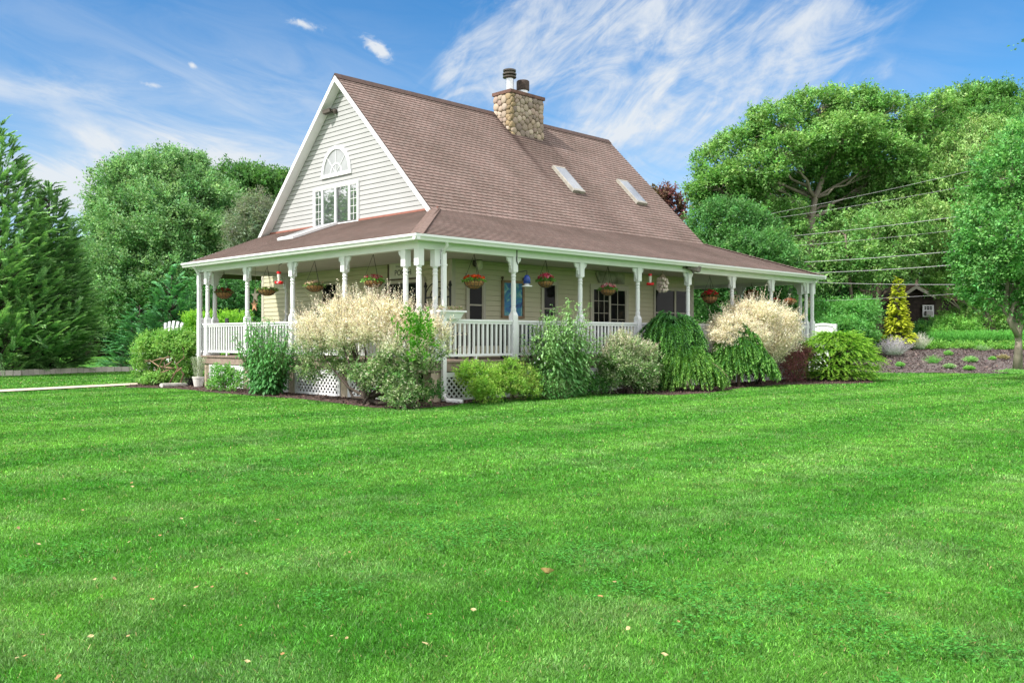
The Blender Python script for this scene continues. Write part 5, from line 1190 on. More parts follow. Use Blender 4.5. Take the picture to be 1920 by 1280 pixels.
tree('shade_tree', 'dark low-branched tree with a visible black trunk above the shaded lawn', 'tree', gt, b, [b, b + (0, 0, 1.6), b + (.1, 0, 4), b + (0, .2, 6)], .55, lob, BARKDARK, 22, dict(dens=2.6, cr=.8, nl=40, L=.26, W=.13, cols=((.018, .05, .02), (.04, .11, .035)), holes=.22))
Z = 66
for i, (lb, ls, bx, cs) in enumerate((('dark green tree peeking over the big round left tree', ((432, 345, 40, 34), (470, 352, 44, 34), (445, 390, 60, 40)), 440, ((.03, .085, .025), (.06, .15, .035))), ('dark green tree just left of the gable rake', ((508, 345, 30, 26), (486, 362, 40, 34), (515, 400, 50, 50), (530, 360, 30, 30)), 505, ((.03, .08, .022), (.065, .16, .035))))):
    b = at(bx, 634, Z); b[2] = 0
    tree('broadleaf_tree', lb, 'tree', gt, b, [b, b + (0, 0, 5), b + (0, 0, 10)], .3, [px_lobe(*q, Z, i) for q in ls], BARKDARK, 23 + i, dict(dens=3.0, cr=.7, nl=46, L=.3, W=.14, cols=cs, holes=.26, hs=1.8, up=.4))
Z = 52; b = at(470, 634, Z); b[2] = 0
tree('smoke_tree', 'grey-green hazy tree beside the foot of the gable', 'tree', gt, b, [b, b + (0, 0, 4), b + (0, 0, 6.4)], .2, [px_lobe(*q, Z) for q in ((478, 392, 34, 34), (462, 420, 40, 40), (492, 420, 36, 40), (455, 460, 36, 30))], BARK, 26, dict(dens=4.5, cr=.5, nl=50, L=.2, W=.05, cols=((.07, .115, .06), (.12, .15, .10), (.10, .11, .08)), holes=.24, droop=.2))
Z = 44
for i, (lb, ls) in enumerate((('dark green evergreen seen between the left porch posts', ((415, 560, 48, 56), (440, 590, 50, 50), (385, 590, 36, 50))), ('dark green evergreen seen beside the gable porch wall', ((480, 555, 42, 56), (470, 600, 50, 46), (510, 540, 30, 40))))):
    b = at(ls[0][0], 634, Z + i); b[2] = 0
    tree('evergreen_tree', lb, 'tree', gt, b, [b, b + (0, 0, 1.5), b + (0, 0, 3.4)], .16, [px_lobe(*q, Z + i) for q in ls], BARKDARK, 28 + i, dict(dens=6, cr=.45, nl=44, L=.2, W=.08, cols=((.025, .085, .025), (.05, .16, .04)), holes=.22, droop=.2))
Z = 35; rng = np.random.default_rng(40); b = at(400, 634, Z); b[2] = 0; o = empty('laurel_hedge', b, 'bright yellow-green laurel hedge showing through the left porch posts', 'hedge')
n = 1500; px = rng.uniform(345, 470, n); P = np.array([at(x, rng.uniform(598, 680), Z + rng.uniform(-.6, .6)) for x in px]); Q, C = sprays(P, np.stack([rng.normal(0, .3, n), rng.normal(0, .3, n), np.ones(n)], 1), .38, 12, .13, .045, (.06, .20, .02), (.17, .42, .03), rng, 0, .8, False, .2); quad_mesh('foliage', Q, C, LEAF, o)
mb = MB()
for i in range(14): q = at(350 + i * 9, 634, Z); q[2] = 0; mb.tube([q, q + (0, 0, 1.3)], [.03, .015], 5)
mb.build('stems', BARK, o)

# ---- right side
Z = 50; b = at(1521, 634, Z); b[2] = .3
tr = [b, at(1519, 560, Z), at(1520, 470, Z), at(1522, 410, Z), at(1528, 372, Z + .3), at(1545, 330, Z + .5), at(1552, 280, Z)]
lob = [px_lobe(*q, Z, dz) for *q, dz in ((1336, 318, 34, 30, 0), (1352, 352, 48, 26, -1), (1392, 272, 52, 30, 0), (1418, 320, 54, 24, -2), (1452, 232, 58, 32, 0), (1470, 280, 60, 24, -2), (1530, 202, 62, 30, 1), (1580, 250, 64, 28, -2), (1610, 196, 58, 28, 1), (1672, 220, 62, 36, 0), (1650, 290, 70, 32, -1), (1720, 250, 56, 40, 1), (1400, 372, 60, 22, 0), (1560, 312, 60, 22, 1), (1490, 345, 44, 18, 2), (1690, 350, 70, 40, 0), (1600, 440, 60, 26, 2), (1340, 290, 30, 22, 1), (1430, 360, 56, 26, 2), (1530, 255, 60, 26, 1), (1610, 255, 60, 30, 0), (1380, 330, 50, 26, 1), (1575, 370, 60, 26, 2), (1640, 340, 56, 28, 1), (1760, 210, 40, 30, 1), (1440, 398, 56, 22, -1), (1590, 425, 50, 22, 1), (1400, 345, 46, 18, -1), (1330, 370, 40, 24, 0), (1470, 420, 40, 20, 2))]
tree('spreading_tree', 'big spreading tree with a pale forked trunk behind the right end of the house', 'tree', gr_, b, tr, .30, lob, BARKPALE, 31, dict(dens=3.8, cr=.52, nl=64, L=.20, W=.105, cols=((.045, .13, .03), (.08, .19, .04), (.12, .24, .06)), holes=.35, hs=1.5, flat=.5, cj=.34, sub=26, subr=(.18, .36)), twigs=.2, limb_r=.10)
Z = 56; b = at(1640, 634, Z); b[2] = .3
tree('spreading_tree', 'tall tree with a long bending limb behind the big spreading tree', 'tree', gr_, b, [b, at(1580, 560, Z), at(1572, 430, Z), at(1600, 380, Z), at(1640, 320, Z)], .36, [px_lobe(*q, Z, dz) for *q, dz in ((1600, 330, 70, 36, 2), (1740, 300, 60, 40, 2), (1700, 400, 80, 40, 0), (1480, 420, 50, 34, 3), (1560, 470, 70, 36, 3), (1500, 385, 54, 30, 3), (1545, 430, 54, 36, 4), (1505, 475, 64, 36, 4), (1600, 405, 54, 34, 3), (1640, 455, 54, 34, 3), (1450, 455, 50, 36, 4), (1640, 380, 60, 34, 0))], BARK, 32, dict(dens=2.8, cr=.6, nl=60, L=.22, W=.12, cols=((.04, .115, .028), (.08, .18, .04)), holes=.30, hs=1.5, cj=.3, sub=20, subr=(.2, .4)), limb_r=.15)
Z = 60; b = at(1850, 634, Z); b[2] = .4
tree('oak_tree', 'tallest dark green tree at the upper right corner', 'tree', gr_, b, [b, at(1850, 450, Z), at(1850, 300, Z)], .45, [px_lobe(*q, Z, dz) for *q, dz in ((1800, 210, 50, 36, 0), (1862, 196, 56, 38, 0), (1915, 218, 55, 50, 0), (1770, 250, 50, 36, 1), (1840, 260, 80, 50, -2), (1930, 290, 80, 60, 0), (1880, 340, 80, 60, 0))], BARK, 33, dict(dens=3.4, cr=.66, nl=64, L=.24, W=.12, cols=((.035, .11, .025), (.075, .18, .035)), holes=.29, hs=1.8, up=.3, cj=.3, sub=20, subr=(.2, .4)))
Z = 50; b = at(1645, 634, Z); b[2] = .8
lob = [px_lobe(*q, Z, dz) for *q, dz in ((1720, 345, 80, 40, 0), (1790, 300, 70, 46, 0), (1850, 262, 60, 44, 1), (1660, 400, 66, 36, -1), (1740, 410, 80, 36, -2), (1820, 370, 70, 50, 0), (1890, 310, 60, 60, 1), (1620, 455, 60, 30, 0), (1700, 475, 80, 30, 0), (1790, 460, 70, 44, 0), (1560, 520, 40, 16, 2), (1650, 330, 40, 20, 1))]
tree('drooping_tree', 'yellow-green tree with hanging leaves in front of the power lines at right', 'tree', gr_, b, [b, at(1645, 560, Z), at(1655, 490, Z), at(1705, 420, Z), at(1770, 350, Z)], .24, lob, BARK, 34, dict(dens=3.6, cr=.52, nl=58, L=.20, W=.07, cols=((.06, .15, .03), (.11, .23, .05), (.18, .30, .09)), holes=.33, hs=1.1, droop=.75, up=0, cj=.32, sub=24, subr=(.18, .38)), twigs=.25, limb_r=.10)
Z = 30; b = at(1912, 655, Z); b[2] = .35; b = at(1908, 634, Z); b[2] = .4
lob = [px_lobe(*q, Z, dz) for *q, dz in ((1890, 325, 60, 56, 0), (1930, 270, 60, 50, 1), (1835, 390, 40, 44, 1), (1850, 430, 50, 56, 0), (1905, 450, 60, 60, -1), (1845, 505, 54, 40, 0), (1895, 530, 56, 50, 0), (1850, 555, 40, 28, 0), (1940, 380, 60, 70, 0), (1950, 560, 60, 60, 0), (1815, 470, 26, 34, 0), (1960, 470, 60, 70, 0))]
o = tree('maple_tree', 'dense green tree with a twisted grey trunk at the right edge', 'tree', gr_, b, [b, at(1910, 640, Z), at(1902, 600, Z), at(1886, 566, Z), at(1890, 520, Z), at(1900, 430, Z)], .12, lob, BARKPALE, 35, dict(dens=6.5, cr=.38, nl=56, L=.125, W=.075, cols=((.03, .12, .03), (.06, .19, .04), (.10, .26, .06)), holes=.30, hs=.9, cj=.34, sub=22, subr=(.18, .38)), limb_r=.06)
mb = MB(); mb.tube([at(1909, 640, Z), at(1914, 600, Z), at(1906, 560, Z), at(1916, 520, Z)], [.10, .09, .07, .05], 8); mb.tube([at(1908, 630, Z - .1), at(1893, 600, Z - .2), at(1900, 570, Z - .1), at(1912, 548, Z)], [.09, .09, .07, .05], 8); mb.build('twisted_stem', BARKPALE, o, smooth=True)
Z = 49; b = at(1862, 634, Z); b[2] = 1.0
o = tree('viburnum_bush', 'tall open shrub with leaning pale bare stems beside the right-edge tree', 'shrub', None, b, [b, at(1856, 600, Z), at(1840, 560, Z), at(1826, 530, Z)], .07, [px_lobe(*q, Z) for q in ((1800, 520, 36, 20), (1780, 545, 40, 18), (1830, 545, 40, 30), (1755, 528, 24, 10), (1880, 580, 30, 24), (1850, 602, 34, 16), (1895, 604, 30, 18), (1805, 590, 34, 16))], BARKPALE, 36, dict(dens=6, cr=.4, nl=34, L=.15, W=.08, cols=((.06, .17, .03), (.13, .27, .05)), holes=.32, hs=.9), limb_r=.035)
mb = MB(); rng = np.random.default_rng(7)
for (xa, ya, xb, yb) in ((1800, 580, 1748, 545), (1806, 585, 1760, 538), (1815, 575, 1770, 520), (1830, 560, 1790, 505)): mb.tube([at(xa, ya, Z), at((xa + xb) / 2, (ya + yb) / 2 - 3, Z), at(xb, yb, Z)], [.045, .035, .02], 5)
mb.build('bare_stems', BARKPALE, o, smooth=True)
Z = 46; b = at(1600, 634, Z); b[2] = .3
tree('understory_tree', 'light green understory tree filling in below the spreading crown', 'tree', gr_, b, [b, at(1598, 570, Z), at(1590, 500, Z), at(1585, 440, Z)], .12, [px_lobe(*q, Z, dz) for *q, dz in ((1575, 430, 44, 30, 1), (1605, 480, 56, 32, 0), (1500, 490, 44, 30, 1), (1648, 430, 50, 30, 0), (1550, 515, 44, 26, 0), (1640, 500, 50, 28, 0), (1490, 440, 30, 22, 2), (1690, 470, 44, 30, 1), (1720, 430, 40, 30, 1))], BARK, 46, dict(dens=3.2, cr=.5, nl=50, L=.19, W=.10, cols=((.05, .14, .03), (.09, .21, .05), (.14, .27, .07)), holes=.36, hs=1.2, droop=.2, cj=.3), limb_r=.06)
Z = 43; b = at(1385, 634, Z); b[2] = 0
tree('hedge_maple', 'dense rounded dark green tree right behind the main roof', 'tree', gr_, b, [b, b + (0, 0, 2.5), b + (0, 0, 5)], .25, [px_lobe(*q, Z, dz) for *q, dz in ((1370, 422, 66, 42, 0), (1425, 452, 52, 46, 0), (1335, 425, 44, 40, 0), (1390, 470, 90, 46, -1), (1455, 490, 40, 34, 0), (1420, 540, 80, 50, 0), (1340, 540, 60, 60, 0))], BARKDARK, 37, dict(dens=6, cr=.45, nl=60, L=.14, W=.085, cols=((.03, .095, .025), (.06, .17, .04)), holes=.20, cj=.24, up=.3))
Z = 46; b = at(1215, 634, Z); b[2] = 0
tree('purple_plum_tree', 'dark purple-leaved tree just showing above the roof at right', 'tree', gr_, b, [b, b + (0, 0, 4), b + (0, 0, 7)], .18, [px_lobe(*q, Z) for q in ((1246, 362, 18, 11), (1262, 380, 16, 10), (1228, 374, 22, 16), (1278, 398, 10, 12), (1220, 420, 50, 40))], BARKDARK, 38, dict(dens=6, cr=.4, nl=36, L=.2, W=.12, cols=((.05, .022, .026), (.10, .04, .045), (.07, .06, .03)), holes=.30, hs=.8))
Z = 47; b = at(1555, 634, Z); b[2] = .4
tree('ivy_clad_tree', 'dark ivy-wrapped column of a tree right of the porch end', 'tree', gr_, b, [b, at(1556, 560, Z), at(1560, 480, Z)], .3, [px_lobe(*q, Z) for q in ((1556, 610, 42, 40), (1560, 560, 38, 40), (1562, 510, 30, 36), (1568, 480, 20, 24))], BARKDARK, 39, dict(dens=8, cr=.35, nl=50, L=.15, W=.10, cols=((.014, .05, .016), (.03, .095, .025)), holes=.2, droop=.3), limbs=False)
# bare trunked woodland trees
Z = 64; rng = np.random.default_rng(71)
for i, (x, wpx, lb, ls) in enumerate(((1693, 11, 'thin-trunked woodland tree behind the yellow conifer', ((1690, 470, 44, 24), (1680, 515, 26, 16))), (1759, 13, 'brown-trunked tree rising in front of the shed', ((1758, 440, 50, 34), (1730, 490, 30, 14))), (1782, 14, 'grey-trunked woodland tree right of the shed', ((1790, 430, 60, 40), (1812, 480, 36, 24))), (1610, 10, 'slim pale woodland tree left of the yellow conifer', ((1600, 460, 50, 30), (1580, 530, 36, 26))), (1720, 8, 'thinnest trunk among the woodland trees above the shed', ((1722, 470, 40, 26),)))):
    zq = 50 if x == 1759 else Z + i; b = at(x, 634, zq); b[2] = .4
    tree('woodland_tree', lb, 'tree', gr_, b, [b, at(x + rng.uniform(-3, 3), 560, zq), at(x + rng.uniform(-5, 5), 480, zq), at(x + 4, 400, zq)], wpx * zq / FPX * .5, [px_lobe(*q, zq) for q in ls], BARK, 41 + i, dict(dens=2.0, cr=.75, nl=40, L=.3, W=.16, cols=((.035, .10, .022), (.07, .17, .03)), holes=.3), top_r=.6, limb_r=.10)
# far woods on both sides
rng = np.random.default_rng(99); n = 15000; X = np.concatenate([rng.uniform(-64, -2, n), rng.uniform(-2, 75, n)]); Zf = rng.uniform(72, 88, 2 * n); top = 6.0 + 4.5 * vnoise(X, X * 0, 6, 61) + 2 * vnoise(X, X * 0, 2, 62)
top = np.where(X > 12, 6.8 + 3.6 * vnoise(X, X * 0, 4, 63), top); zq = rng.random(2 * n) ** .8 * top; P = np.array((CX, CY, 0)) + X[:, None] * rv + Zf[:, None] * fv; P[:, 2] = zq
keep = vnoise(X * 1.0, zq * 1.2, 1.6, 64) > .30; P = P[keep]; m = len(P); nl = 7; LP = np.repeat(P, nl, 0) + rng.normal(0, .55, (m * nl, 3)); tone = vnoise(P[:, 0], P[:, 2] * 1.3, 2.5, 65)
C = np.repeat(lerp_cols(((.015, .045, .015), (.04, .11, .025), (.06, .15, .03)), tone), nl, 0); LP[:, 2] = np.abs(LP[:, 2])
tag(quad_mesh('far_woods', leaf_quads(LP, rng.normal(size=(m * nl, 3)), .55, .32, rng), jit(C, rng, .25), LEAF), 'dark mass of woodland far beyond the garden', None, None, 'stuff')
mb = MB(); Z = 76; q = at(206, 634, Z); rg = np.random.default_rng(3)
sd = empty('outbuilding', (q[0], q[1], 0), 'low dark outbuilding with a pale door in shade under the left trees', 'outbuilding')
P0 = lambda x, z, d: np.array((q[0], q[1], 0)) + rv * x + zz * z + fv * d
mb.prism([P0(-1.6, 0, 0), P0(2.2, 0, 0), P0(2.2, 1.6, 0), P0(-1.6, 1.6, 0)], fv * 3); mb.build('wall', mat('black_brown_boards', (.02, .016, .014), .9), sd)
mb = MB(); mb.prism([P0(-2.0, 1.6, -.4), P0(2.6, 1.6, -.4), P0(2.3, 2.3, 1.2), P0(-1.7, 2.3, 1.2)], (0, 0, .08)); mb.build('roof', mat('mossy_roof', (.13, .10, .07), .9), sd)
mb = MB(); mb.prism([P0(.5, 0, -.03), P0(1.1, 0, -.03), P0(1.1, 1.35, -.03), P0(.5, 1.35, -.03)], fv * .02); mb.build('door', mat('pale_door', (.3, .3, .27), .7), sd)

# understory right
def shrub(name, label, lobes, seed, kw, base, stems=8, sr=.02, stemm=None, leafm=None, cat='shrub', extra=None, group=None):
    rng = np.random.default_rng(seed); o = empty(name, base, label, cat, group); Q, C, P, I = crown(lobes, rng, **kw)
    if extra: q2, c2 = extra(rng); Q = np.concatenate([Q, q2]); C = np.concatenate([C, c2])
    quad_mesh('foliage', Q, C, leafm or LEAF, o); mb = MB(); base = np.array(base)
    for i in range(stems):
        if len(P) == 0: break
        e = P[rng.integers(len(P))]; a = base + np.array((rng.normal(0, .08), rng.normal(0, .08), 0)); mb.tube(wig(bez(a, e, .0, 5) + np.linspace(0, 1, 5)[:, None] * 0, rng, .04), list(np.linspace(sr, sr * .3, 5)), 5)
    mb.build('stems', stemm or TWIG, o, smooth=True); return o
def base_of(px, Z, z=0.0): b_ = at(px, 634, Z); b_[2] = z; return b_
Z = 43
shrub('fern_bank', 'feathery green bank of shrubs between the porch end and the yellow conifer', [px_lobe(*q, Z, dz) for *q, dz in ((1550, 590, 40, 24, 1), (1600, 585, 46, 24, 0), (1618, 595, 26, 22, 1), (1580, 620, 50, 26, -1), (1608, 628, 30, 20, -1), (1625, 576, 20, 18, 2), (1530, 615, 30, 24, 0))], 81, dict(dens=7, cr=.42, nl=46, L=.2, W=.055, cols=((.045, .16, .03), (.08, .26, .05)), holes=.22, droop=.2), base_of(1590, Z, .2))
Z = 45; rng = np.random.default_rng(82); b = base_of(1684, Z, .85)
conifer('golden_conifer', 'bright yellow narrow conifer left of the brown shed', None, b, 3.55, lambda t: .82 * (1 - t) ** .75 * (.7 + .3 * math.sin(t * 14) ** 2), 760, 83, (.17, .25, .012), (.47, .54, .035), 0.42, .12, .06, 26, .8, .35, z0=.45, bark=BARK, up=.15)
Z = 48
shrub('japanese_maple', 'small light green maple in front of the shed corner', [px_lobe(*q, Z, dz) for *q, dz in ((1775, 605, 26, 12, 0), (1800, 612, 30, 14, 0), (1760, 622, 24, 10, -.5), (1785, 635, 34, 14, 0), (1818, 628, 24, 12, 0), (1745, 614, 16, 6, 0))], 84, dict(dens=14, cr=.28, nl=40, L=.11, W=.05, cols=((.07, .22, .03), (.12, .32, .05)), holes=.2, flat=.45), base_of(1785, Z, 1.05), 10, .03)
shrub('leafy_shrub', 'small green shrub below the shed window', [px_lobe(*q, 48.5) for q in ((1735, 618, 20, 14), (1725, 632, 20, 12), (1745, 630, 16, 12))], 85, dict(dens=12, cr=.3, nl=40, L=.12, W=.06, cols=((.04, .15, .03), (.07, .22, .05)), holes=.15), base_of(1735, 48.5, 1.05), 6)
Z = 47; rng = np.random.default_rng(86); n = 2600; o = empty('fern_row', base_of(1830, Z, .85), 'low bright green feathery row along the top of the mulch bank', 'hedge')
px = rng.uniform(1742, 2020, n); P = np.array([at(x, 634, Z + rng.uniform(-.8, .8)) for x in px]); P[:, 2] = 1.0 + rng.random(n) * .4; Q, C = sprays(P, np.stack([rng.normal(0, .4, n), rng.normal(0, .4, n), np.ones(n)], 1), .55, 14, .14, .035, (.04, .17, .025), (.09, .34, .05), rng, .1, .7, False, .4); quad_mesh('foliage', Q, C, LEAF, o)
shrub('ground_cover', 'yellow-green low planting along the foot of the feathery row', [px_lobe(x, 652 + 3 * math.sin(x), 18, 6, 45.2) for x in range(1735, 2000, 22)], 87, dict(dens=16, cr=.22, nl=40, L=.10, W=.05, cols=((.07, .21, .03), (.13, .32, .05)), holes=.2), base_of(1840, 45.2, .7), 0)
shrub('undergrowth', 'dark green undergrowth behind the catmint on the mulch bank', [px_lobe(*q, 46.5) for q in ((1660, 648, 30, 9), (1690, 642, 34, 12), (1715, 640, 26, 12), (1640, 640, 24, 12), (1640, 652, 20, 8))], 88, dict(dens=9, cr=.3, nl=40, L=.14, W=.06, cols=((.035, .14, .03), (.06, .21, .04)), holes=.2), base_of(1690, 46.5, .7), 0)
# catmint clumps and small mound plants
def catmint(px, py, wpx, hpx, seed, label, colA, colB, name='catmint_clump', k=16, cat='plant', group=None, ln=None, nn_=260, L=.05, W=.022, flatd=.9):
    rng = np.random.default_rng(seed); b_ = mound_pt(px, py); Zd = depth(b_); r = wpx * Zd / FPX / 2; h = hpx * Zd / FPX; o = empty(name, b_, label, cat, group); n = nn_
    a = rng.uniform(0, 2 * math.pi, n); q = np.sqrt(rng.random(n)); D = np.stack([np.cos(a) * q * r * flatd, np.sin(a) * q * r * flatd, h * (1.05 - .45 * q ** 2)], 1); P = b_ + np.stack([np.cos(a) * q * r * .25, np.sin(a) * q * r * .25, np.zeros(n)], 1)
    Q, C = sprays(P, D, np.linalg.norm(D, axis=1) * rng.uniform(.8, 1.15, n), k, L, W, colA, colB, rng, .08, .7, False, .2, .12, .12); quad_mesh('foliage', Q, C, LEAF, o); return o
catmint(1676, 668, 66, 38, 1, 'lavender-flowered catmint clump beside the golden juniper', (.13, .22, .13), (.42, .36, .52), nn_=420)
catmint(1722, 657, 48, 34, 2, 'silvery catmint clump with pale pink spikes below the shed', (.17, .33, .16), (.55, .50, .50), nn_=300)
for i, (px, py, w_, h_, lb, cA, cB, nm) in enumerate(((1688, 688, 14, 9, 'tiny bright green plant at the left of the mulch bank', (.09, .30, .06), (.14, .38, .08), 'small_plant'), (1750, 682, 34, 16, 'round tuft of green grass on the mulch bank', (.05, .22, .03), (.10, .34, .05), 'grass_tuft'), (1778, 668, 14, 10, 'tiny green plant at the upper middle of the mulch bank', (.06, .22, .04), (.12, .34, .06), 'small_plant'), (1820, 680, 24, 12, 'light green plant above an orange mulch patch', (.08, .24, .05), (.16, .38, .10), 'small_plant'), (1780, 691, 20, 9, 'sprawling pale green plant low on the mulch bank', (.10, .25, .08), (.2, .38, .14), 'small_plant'), (1817, 694, 18, 8, 'bright green plant below an orange mulch patch', (.08, .28, .04), (.14, .38, .07), 'small_plant'), (1861, 678, 12, 9, 'tiny upright green plant right of the orange mulch patch', (.06, .24, .04), (.12, .34, .06), 'small_plant'), (1881, 675, 22, 10, 'olive-topped small plant near the right edge of the mulch', (.12, .16, .06), (.22, .18, .09), 'small_plant'), (1900, 700, 60, 8, 'spreading green plants at the front edge of the mulch bank', (.06, .22, .04), (.13, .34, .07), 'small_plant'), (1842, 660, 30, 14, 'grey-green grassy tuft at the foot of the feathery row', (.09, .20, .07), (.16, .30, .12), 'grass_tuft'))):
    catmint(px, py, w_, h_, 10 + i, lb, cA, cB, nm, 9, 'plant', 'small plants on the mulch bank', nn_=110 if w_ < 40 else 260, L=.09, W=.03 if nm != 'grass_tuft' else .012)

# ---- bed along the porch
def vlobe(px, py, rx, ry, plane, c, dd=0.0, rs=1.0):
    p = on_u(px, py, c + dd) if plane == 'u' else on_v(px, py, c + dd); Zd = depth(p); return (*p, rx * Zd / FPX * rs, ry * Zd / FPX)
def gb(p): return np.array((p[0], p[1], .02))
# contorted bush
b = gnd(318, 722)
lob = [vlobe(*q, 'u', b[0] + dd) for *q, dd in ((290, 645, 32, 17, 0), (330, 638, 32, 15, .1), (350, 655, 22, 20, .2), (272, 668, 20, 24, 0), (265, 698, 18, 22, 0), (300, 714, 32, 10, -.2), (348, 702, 18, 18, .2), (320, 650, 34, 12, .3), (285, 712, 18, 12, .2), (318, 690, 30, 18, .75), (335, 705, 20, 16, .5))]
o = shrub('twisted_bush', 'dense green bush with bare twisted branches at the left porch corner', lob, 101, dict(dens=34, cr=.22, nl=52, L=.075, W=.046, cols=((.05, .15, .025), (.10, .25, .04), (.16, .31, .07)), holes=.30, hs=.5), gb(b), 6, .03, BARK)
mb = MB(); pth = [((338, 720), (342, 700), (338, 684), (346, 668), (343, 652)), ((318, 718), (330, 690), (322, 668), (316, 655)), ((322, 690), (300, 684), (282, 676), (270, 680)), ((322, 678), (306, 690), (296, 700), (284, 704)), ((318, 670), (300, 672), (284, 680), (270, 674)), ((326, 690), (310, 700), (300, 712)), ((340, 690), (326, 694), (318, 704)), ((316, 668), (310, 676), (298, 692), (290, 690))]
rng = np.random.default_rng(3)
for ps in pth: mb.tube(wig([on_u(x, y, b[0] - .12 - .16 * rng.random()) for x, y in ps], rng, .05), list(np.linspace(.027, .009, len(ps))), 7)
mb.build('twisted_branches', mat('tan_bark', (.30, .21, .13), .9, var=.25, vscale=8, bump=.5), o, smooth=True)
for x, y, lb in ((347, 718, 'tiny pale-green spiky plant beside the pale log'), (385, 716, 'wispy dry plant right of the white flower pot')):
    rng = np.random.default_rng(x); p = gnd(x, y + 6); o = empty('small_plant', p, lb, 'plant'); n = 70; Q, C = sprays(np.tile(p, (n, 1)) + rng.normal(0, .06, (n, 3)) * (1, 1, 0), rng.normal(0, .5, (n, 3)) + (0, 0, 1.0), .32, 8, .07, .016, (.10, .24, .08), (.22, .34, .16) if x < 370 else (.3, .25, .12), rng); quad_mesh('foliage', Q, C, LEAF, o)
# tall leafy perennials (long drooping leaves on upright stems)
def butterfly(name, label, cx, w_, yb, yt, plane, c, seed, ns, cA, cB, L=.17, flowers=True, dpt=.45, tops=None):
    rng = np.random.default_rng(seed); P0_ = (on_u if plane == 'u' else on_v)(cx, yb, c); Zd = depth(P0_); r = w_ * Zd / FPX / 2; H = (yb - yt) * Zd / FPX; base = gb(P0_); o = empty(name, base, label, 'shrub')
    ax = np.array((0, 1.0, 0)) if plane == 'u' else np.array((1.0, 0, 0)); ay = np.array((1.0, 0, 0)) if plane == 'u' else np.array((0, 1.0, 0)); st = MB(); QQ, CC = [], []
    for i in range(ns):
        a = rng.uniform(-1, 1); e = rng.uniform(-1, 1); hgt = H * (1 - .38 * abs(a) ** 1.8) * rng.uniform(.5, 1.0) ** .6
        s0 = base + ax * a * r * .35 + ay * e * dpt * .4; s1 = base + ax * a * r * rng.uniform(.75, 1.12) * 1.25 + ay * e * dpt + zz * hgt; pts = bez(s0, s1, 0, 6); pts += np.linspace(0, 1, 6)[:, None] ** 2 * (ax * a * .12); st.tube(pts, list(np.linspace(.012, .004, 6)), 5)
        k = int(hgt / .040); t = rng.uniform(.06, 1, k); idx = t * 5; j = np.minimum(idx.astype(int), 4); f = (idx - j)[:, None]; pos = pts[j] * (1 - f) + pts[j + 1] * f; an = rng.uniform(0, 6.28, k)
        D = np.stack([np.cos(an), np.sin(an), rng.uniform(-.35, .45, k) + (t > .9) * .6], 1); ls = L * (1 - .55 * t) * rng.uniform(.7, 1.2, k)
        # two-piece arching leaf: base half then drooping tip
        W_ = ls * .30; Dn = nz(D); mid = pos + Dn * ls[:, None] * .5; D2 = nz(Dn + np.array((0, 0, -.9)))
        Q1 = leaf_quads(pos, Dn, ls * .62, W_, rng, np.tile((0, 0, 1.0), (k, 1))); Q2 = leaf_quads(mid, D2, ls * .6, W_ * .9, rng, Dn * .6 + (0, 0, .6)); col = jit(np.array(cA) * (1 - t[:, None]) + np.array(cB) * t[:, None], rng, .2); QQ += [Q1, Q2]; CC += [col, col * 1.04]
    quad_mesh('foliage', np.concatenate(QQ), np.concatenate(CC), LEAF, o); st.build('stems', mat('green_stem', (.10, .15, .05), .7), o)
    if flowers:
        n = 160; P = base + ax * rng.normal(0, r * .55, (n, 1)) + ay * (-dpt * .5) + zz * rng.uniform(.25, .8, (n, 1)) * H; quad_mesh('flowers', leaf_quads(P, rng.normal(size=(n, 3)), .045, .03, rng), jit(np.tile((.6, .58, .62), (n, 1)), rng, .1), PETAL, o)
    return o
butterfly('butterfly_bush', 'tall leafy green bush in front of the gable-side railing', 500, 126, 741, 580, 'u', -.75, 111, 96, (.03, .12, .03), (.07, .21, .055), .25, False)
butterfly('butterfly_bush', 'pale green bush with long drooping leaves before the second long-side post', 1055, 132, 736, 550, 'v', -.75, 112, 120, (.045, .16, .035), (.18, .36, .12), .27, True)
butterfly('leafy_perennial', 'low leafy perennial at the foot of the long drooping-leaf bush', 1035, 120, 738, 690, 'v', -1.05, 113, 40, (.04, .15, .03), (.08, .22, .05), .17, False, .2)
b = on_u(425, 735, -.7)
shrub('leafy_shrub', 'low green shrub in front of the left lattice panel', [vlobe(*q, 'u', -.7) for q in ((418, 705, 20, 20), (432, 715, 22, 18), (405, 718, 12, 12))], 114, dict(dens=40, cr=.17, nl=30, L=.075, W=.04, cols=((.05, .17, .03), (.10, .26, .05)), holes=.15), gb(b), 8, .008)
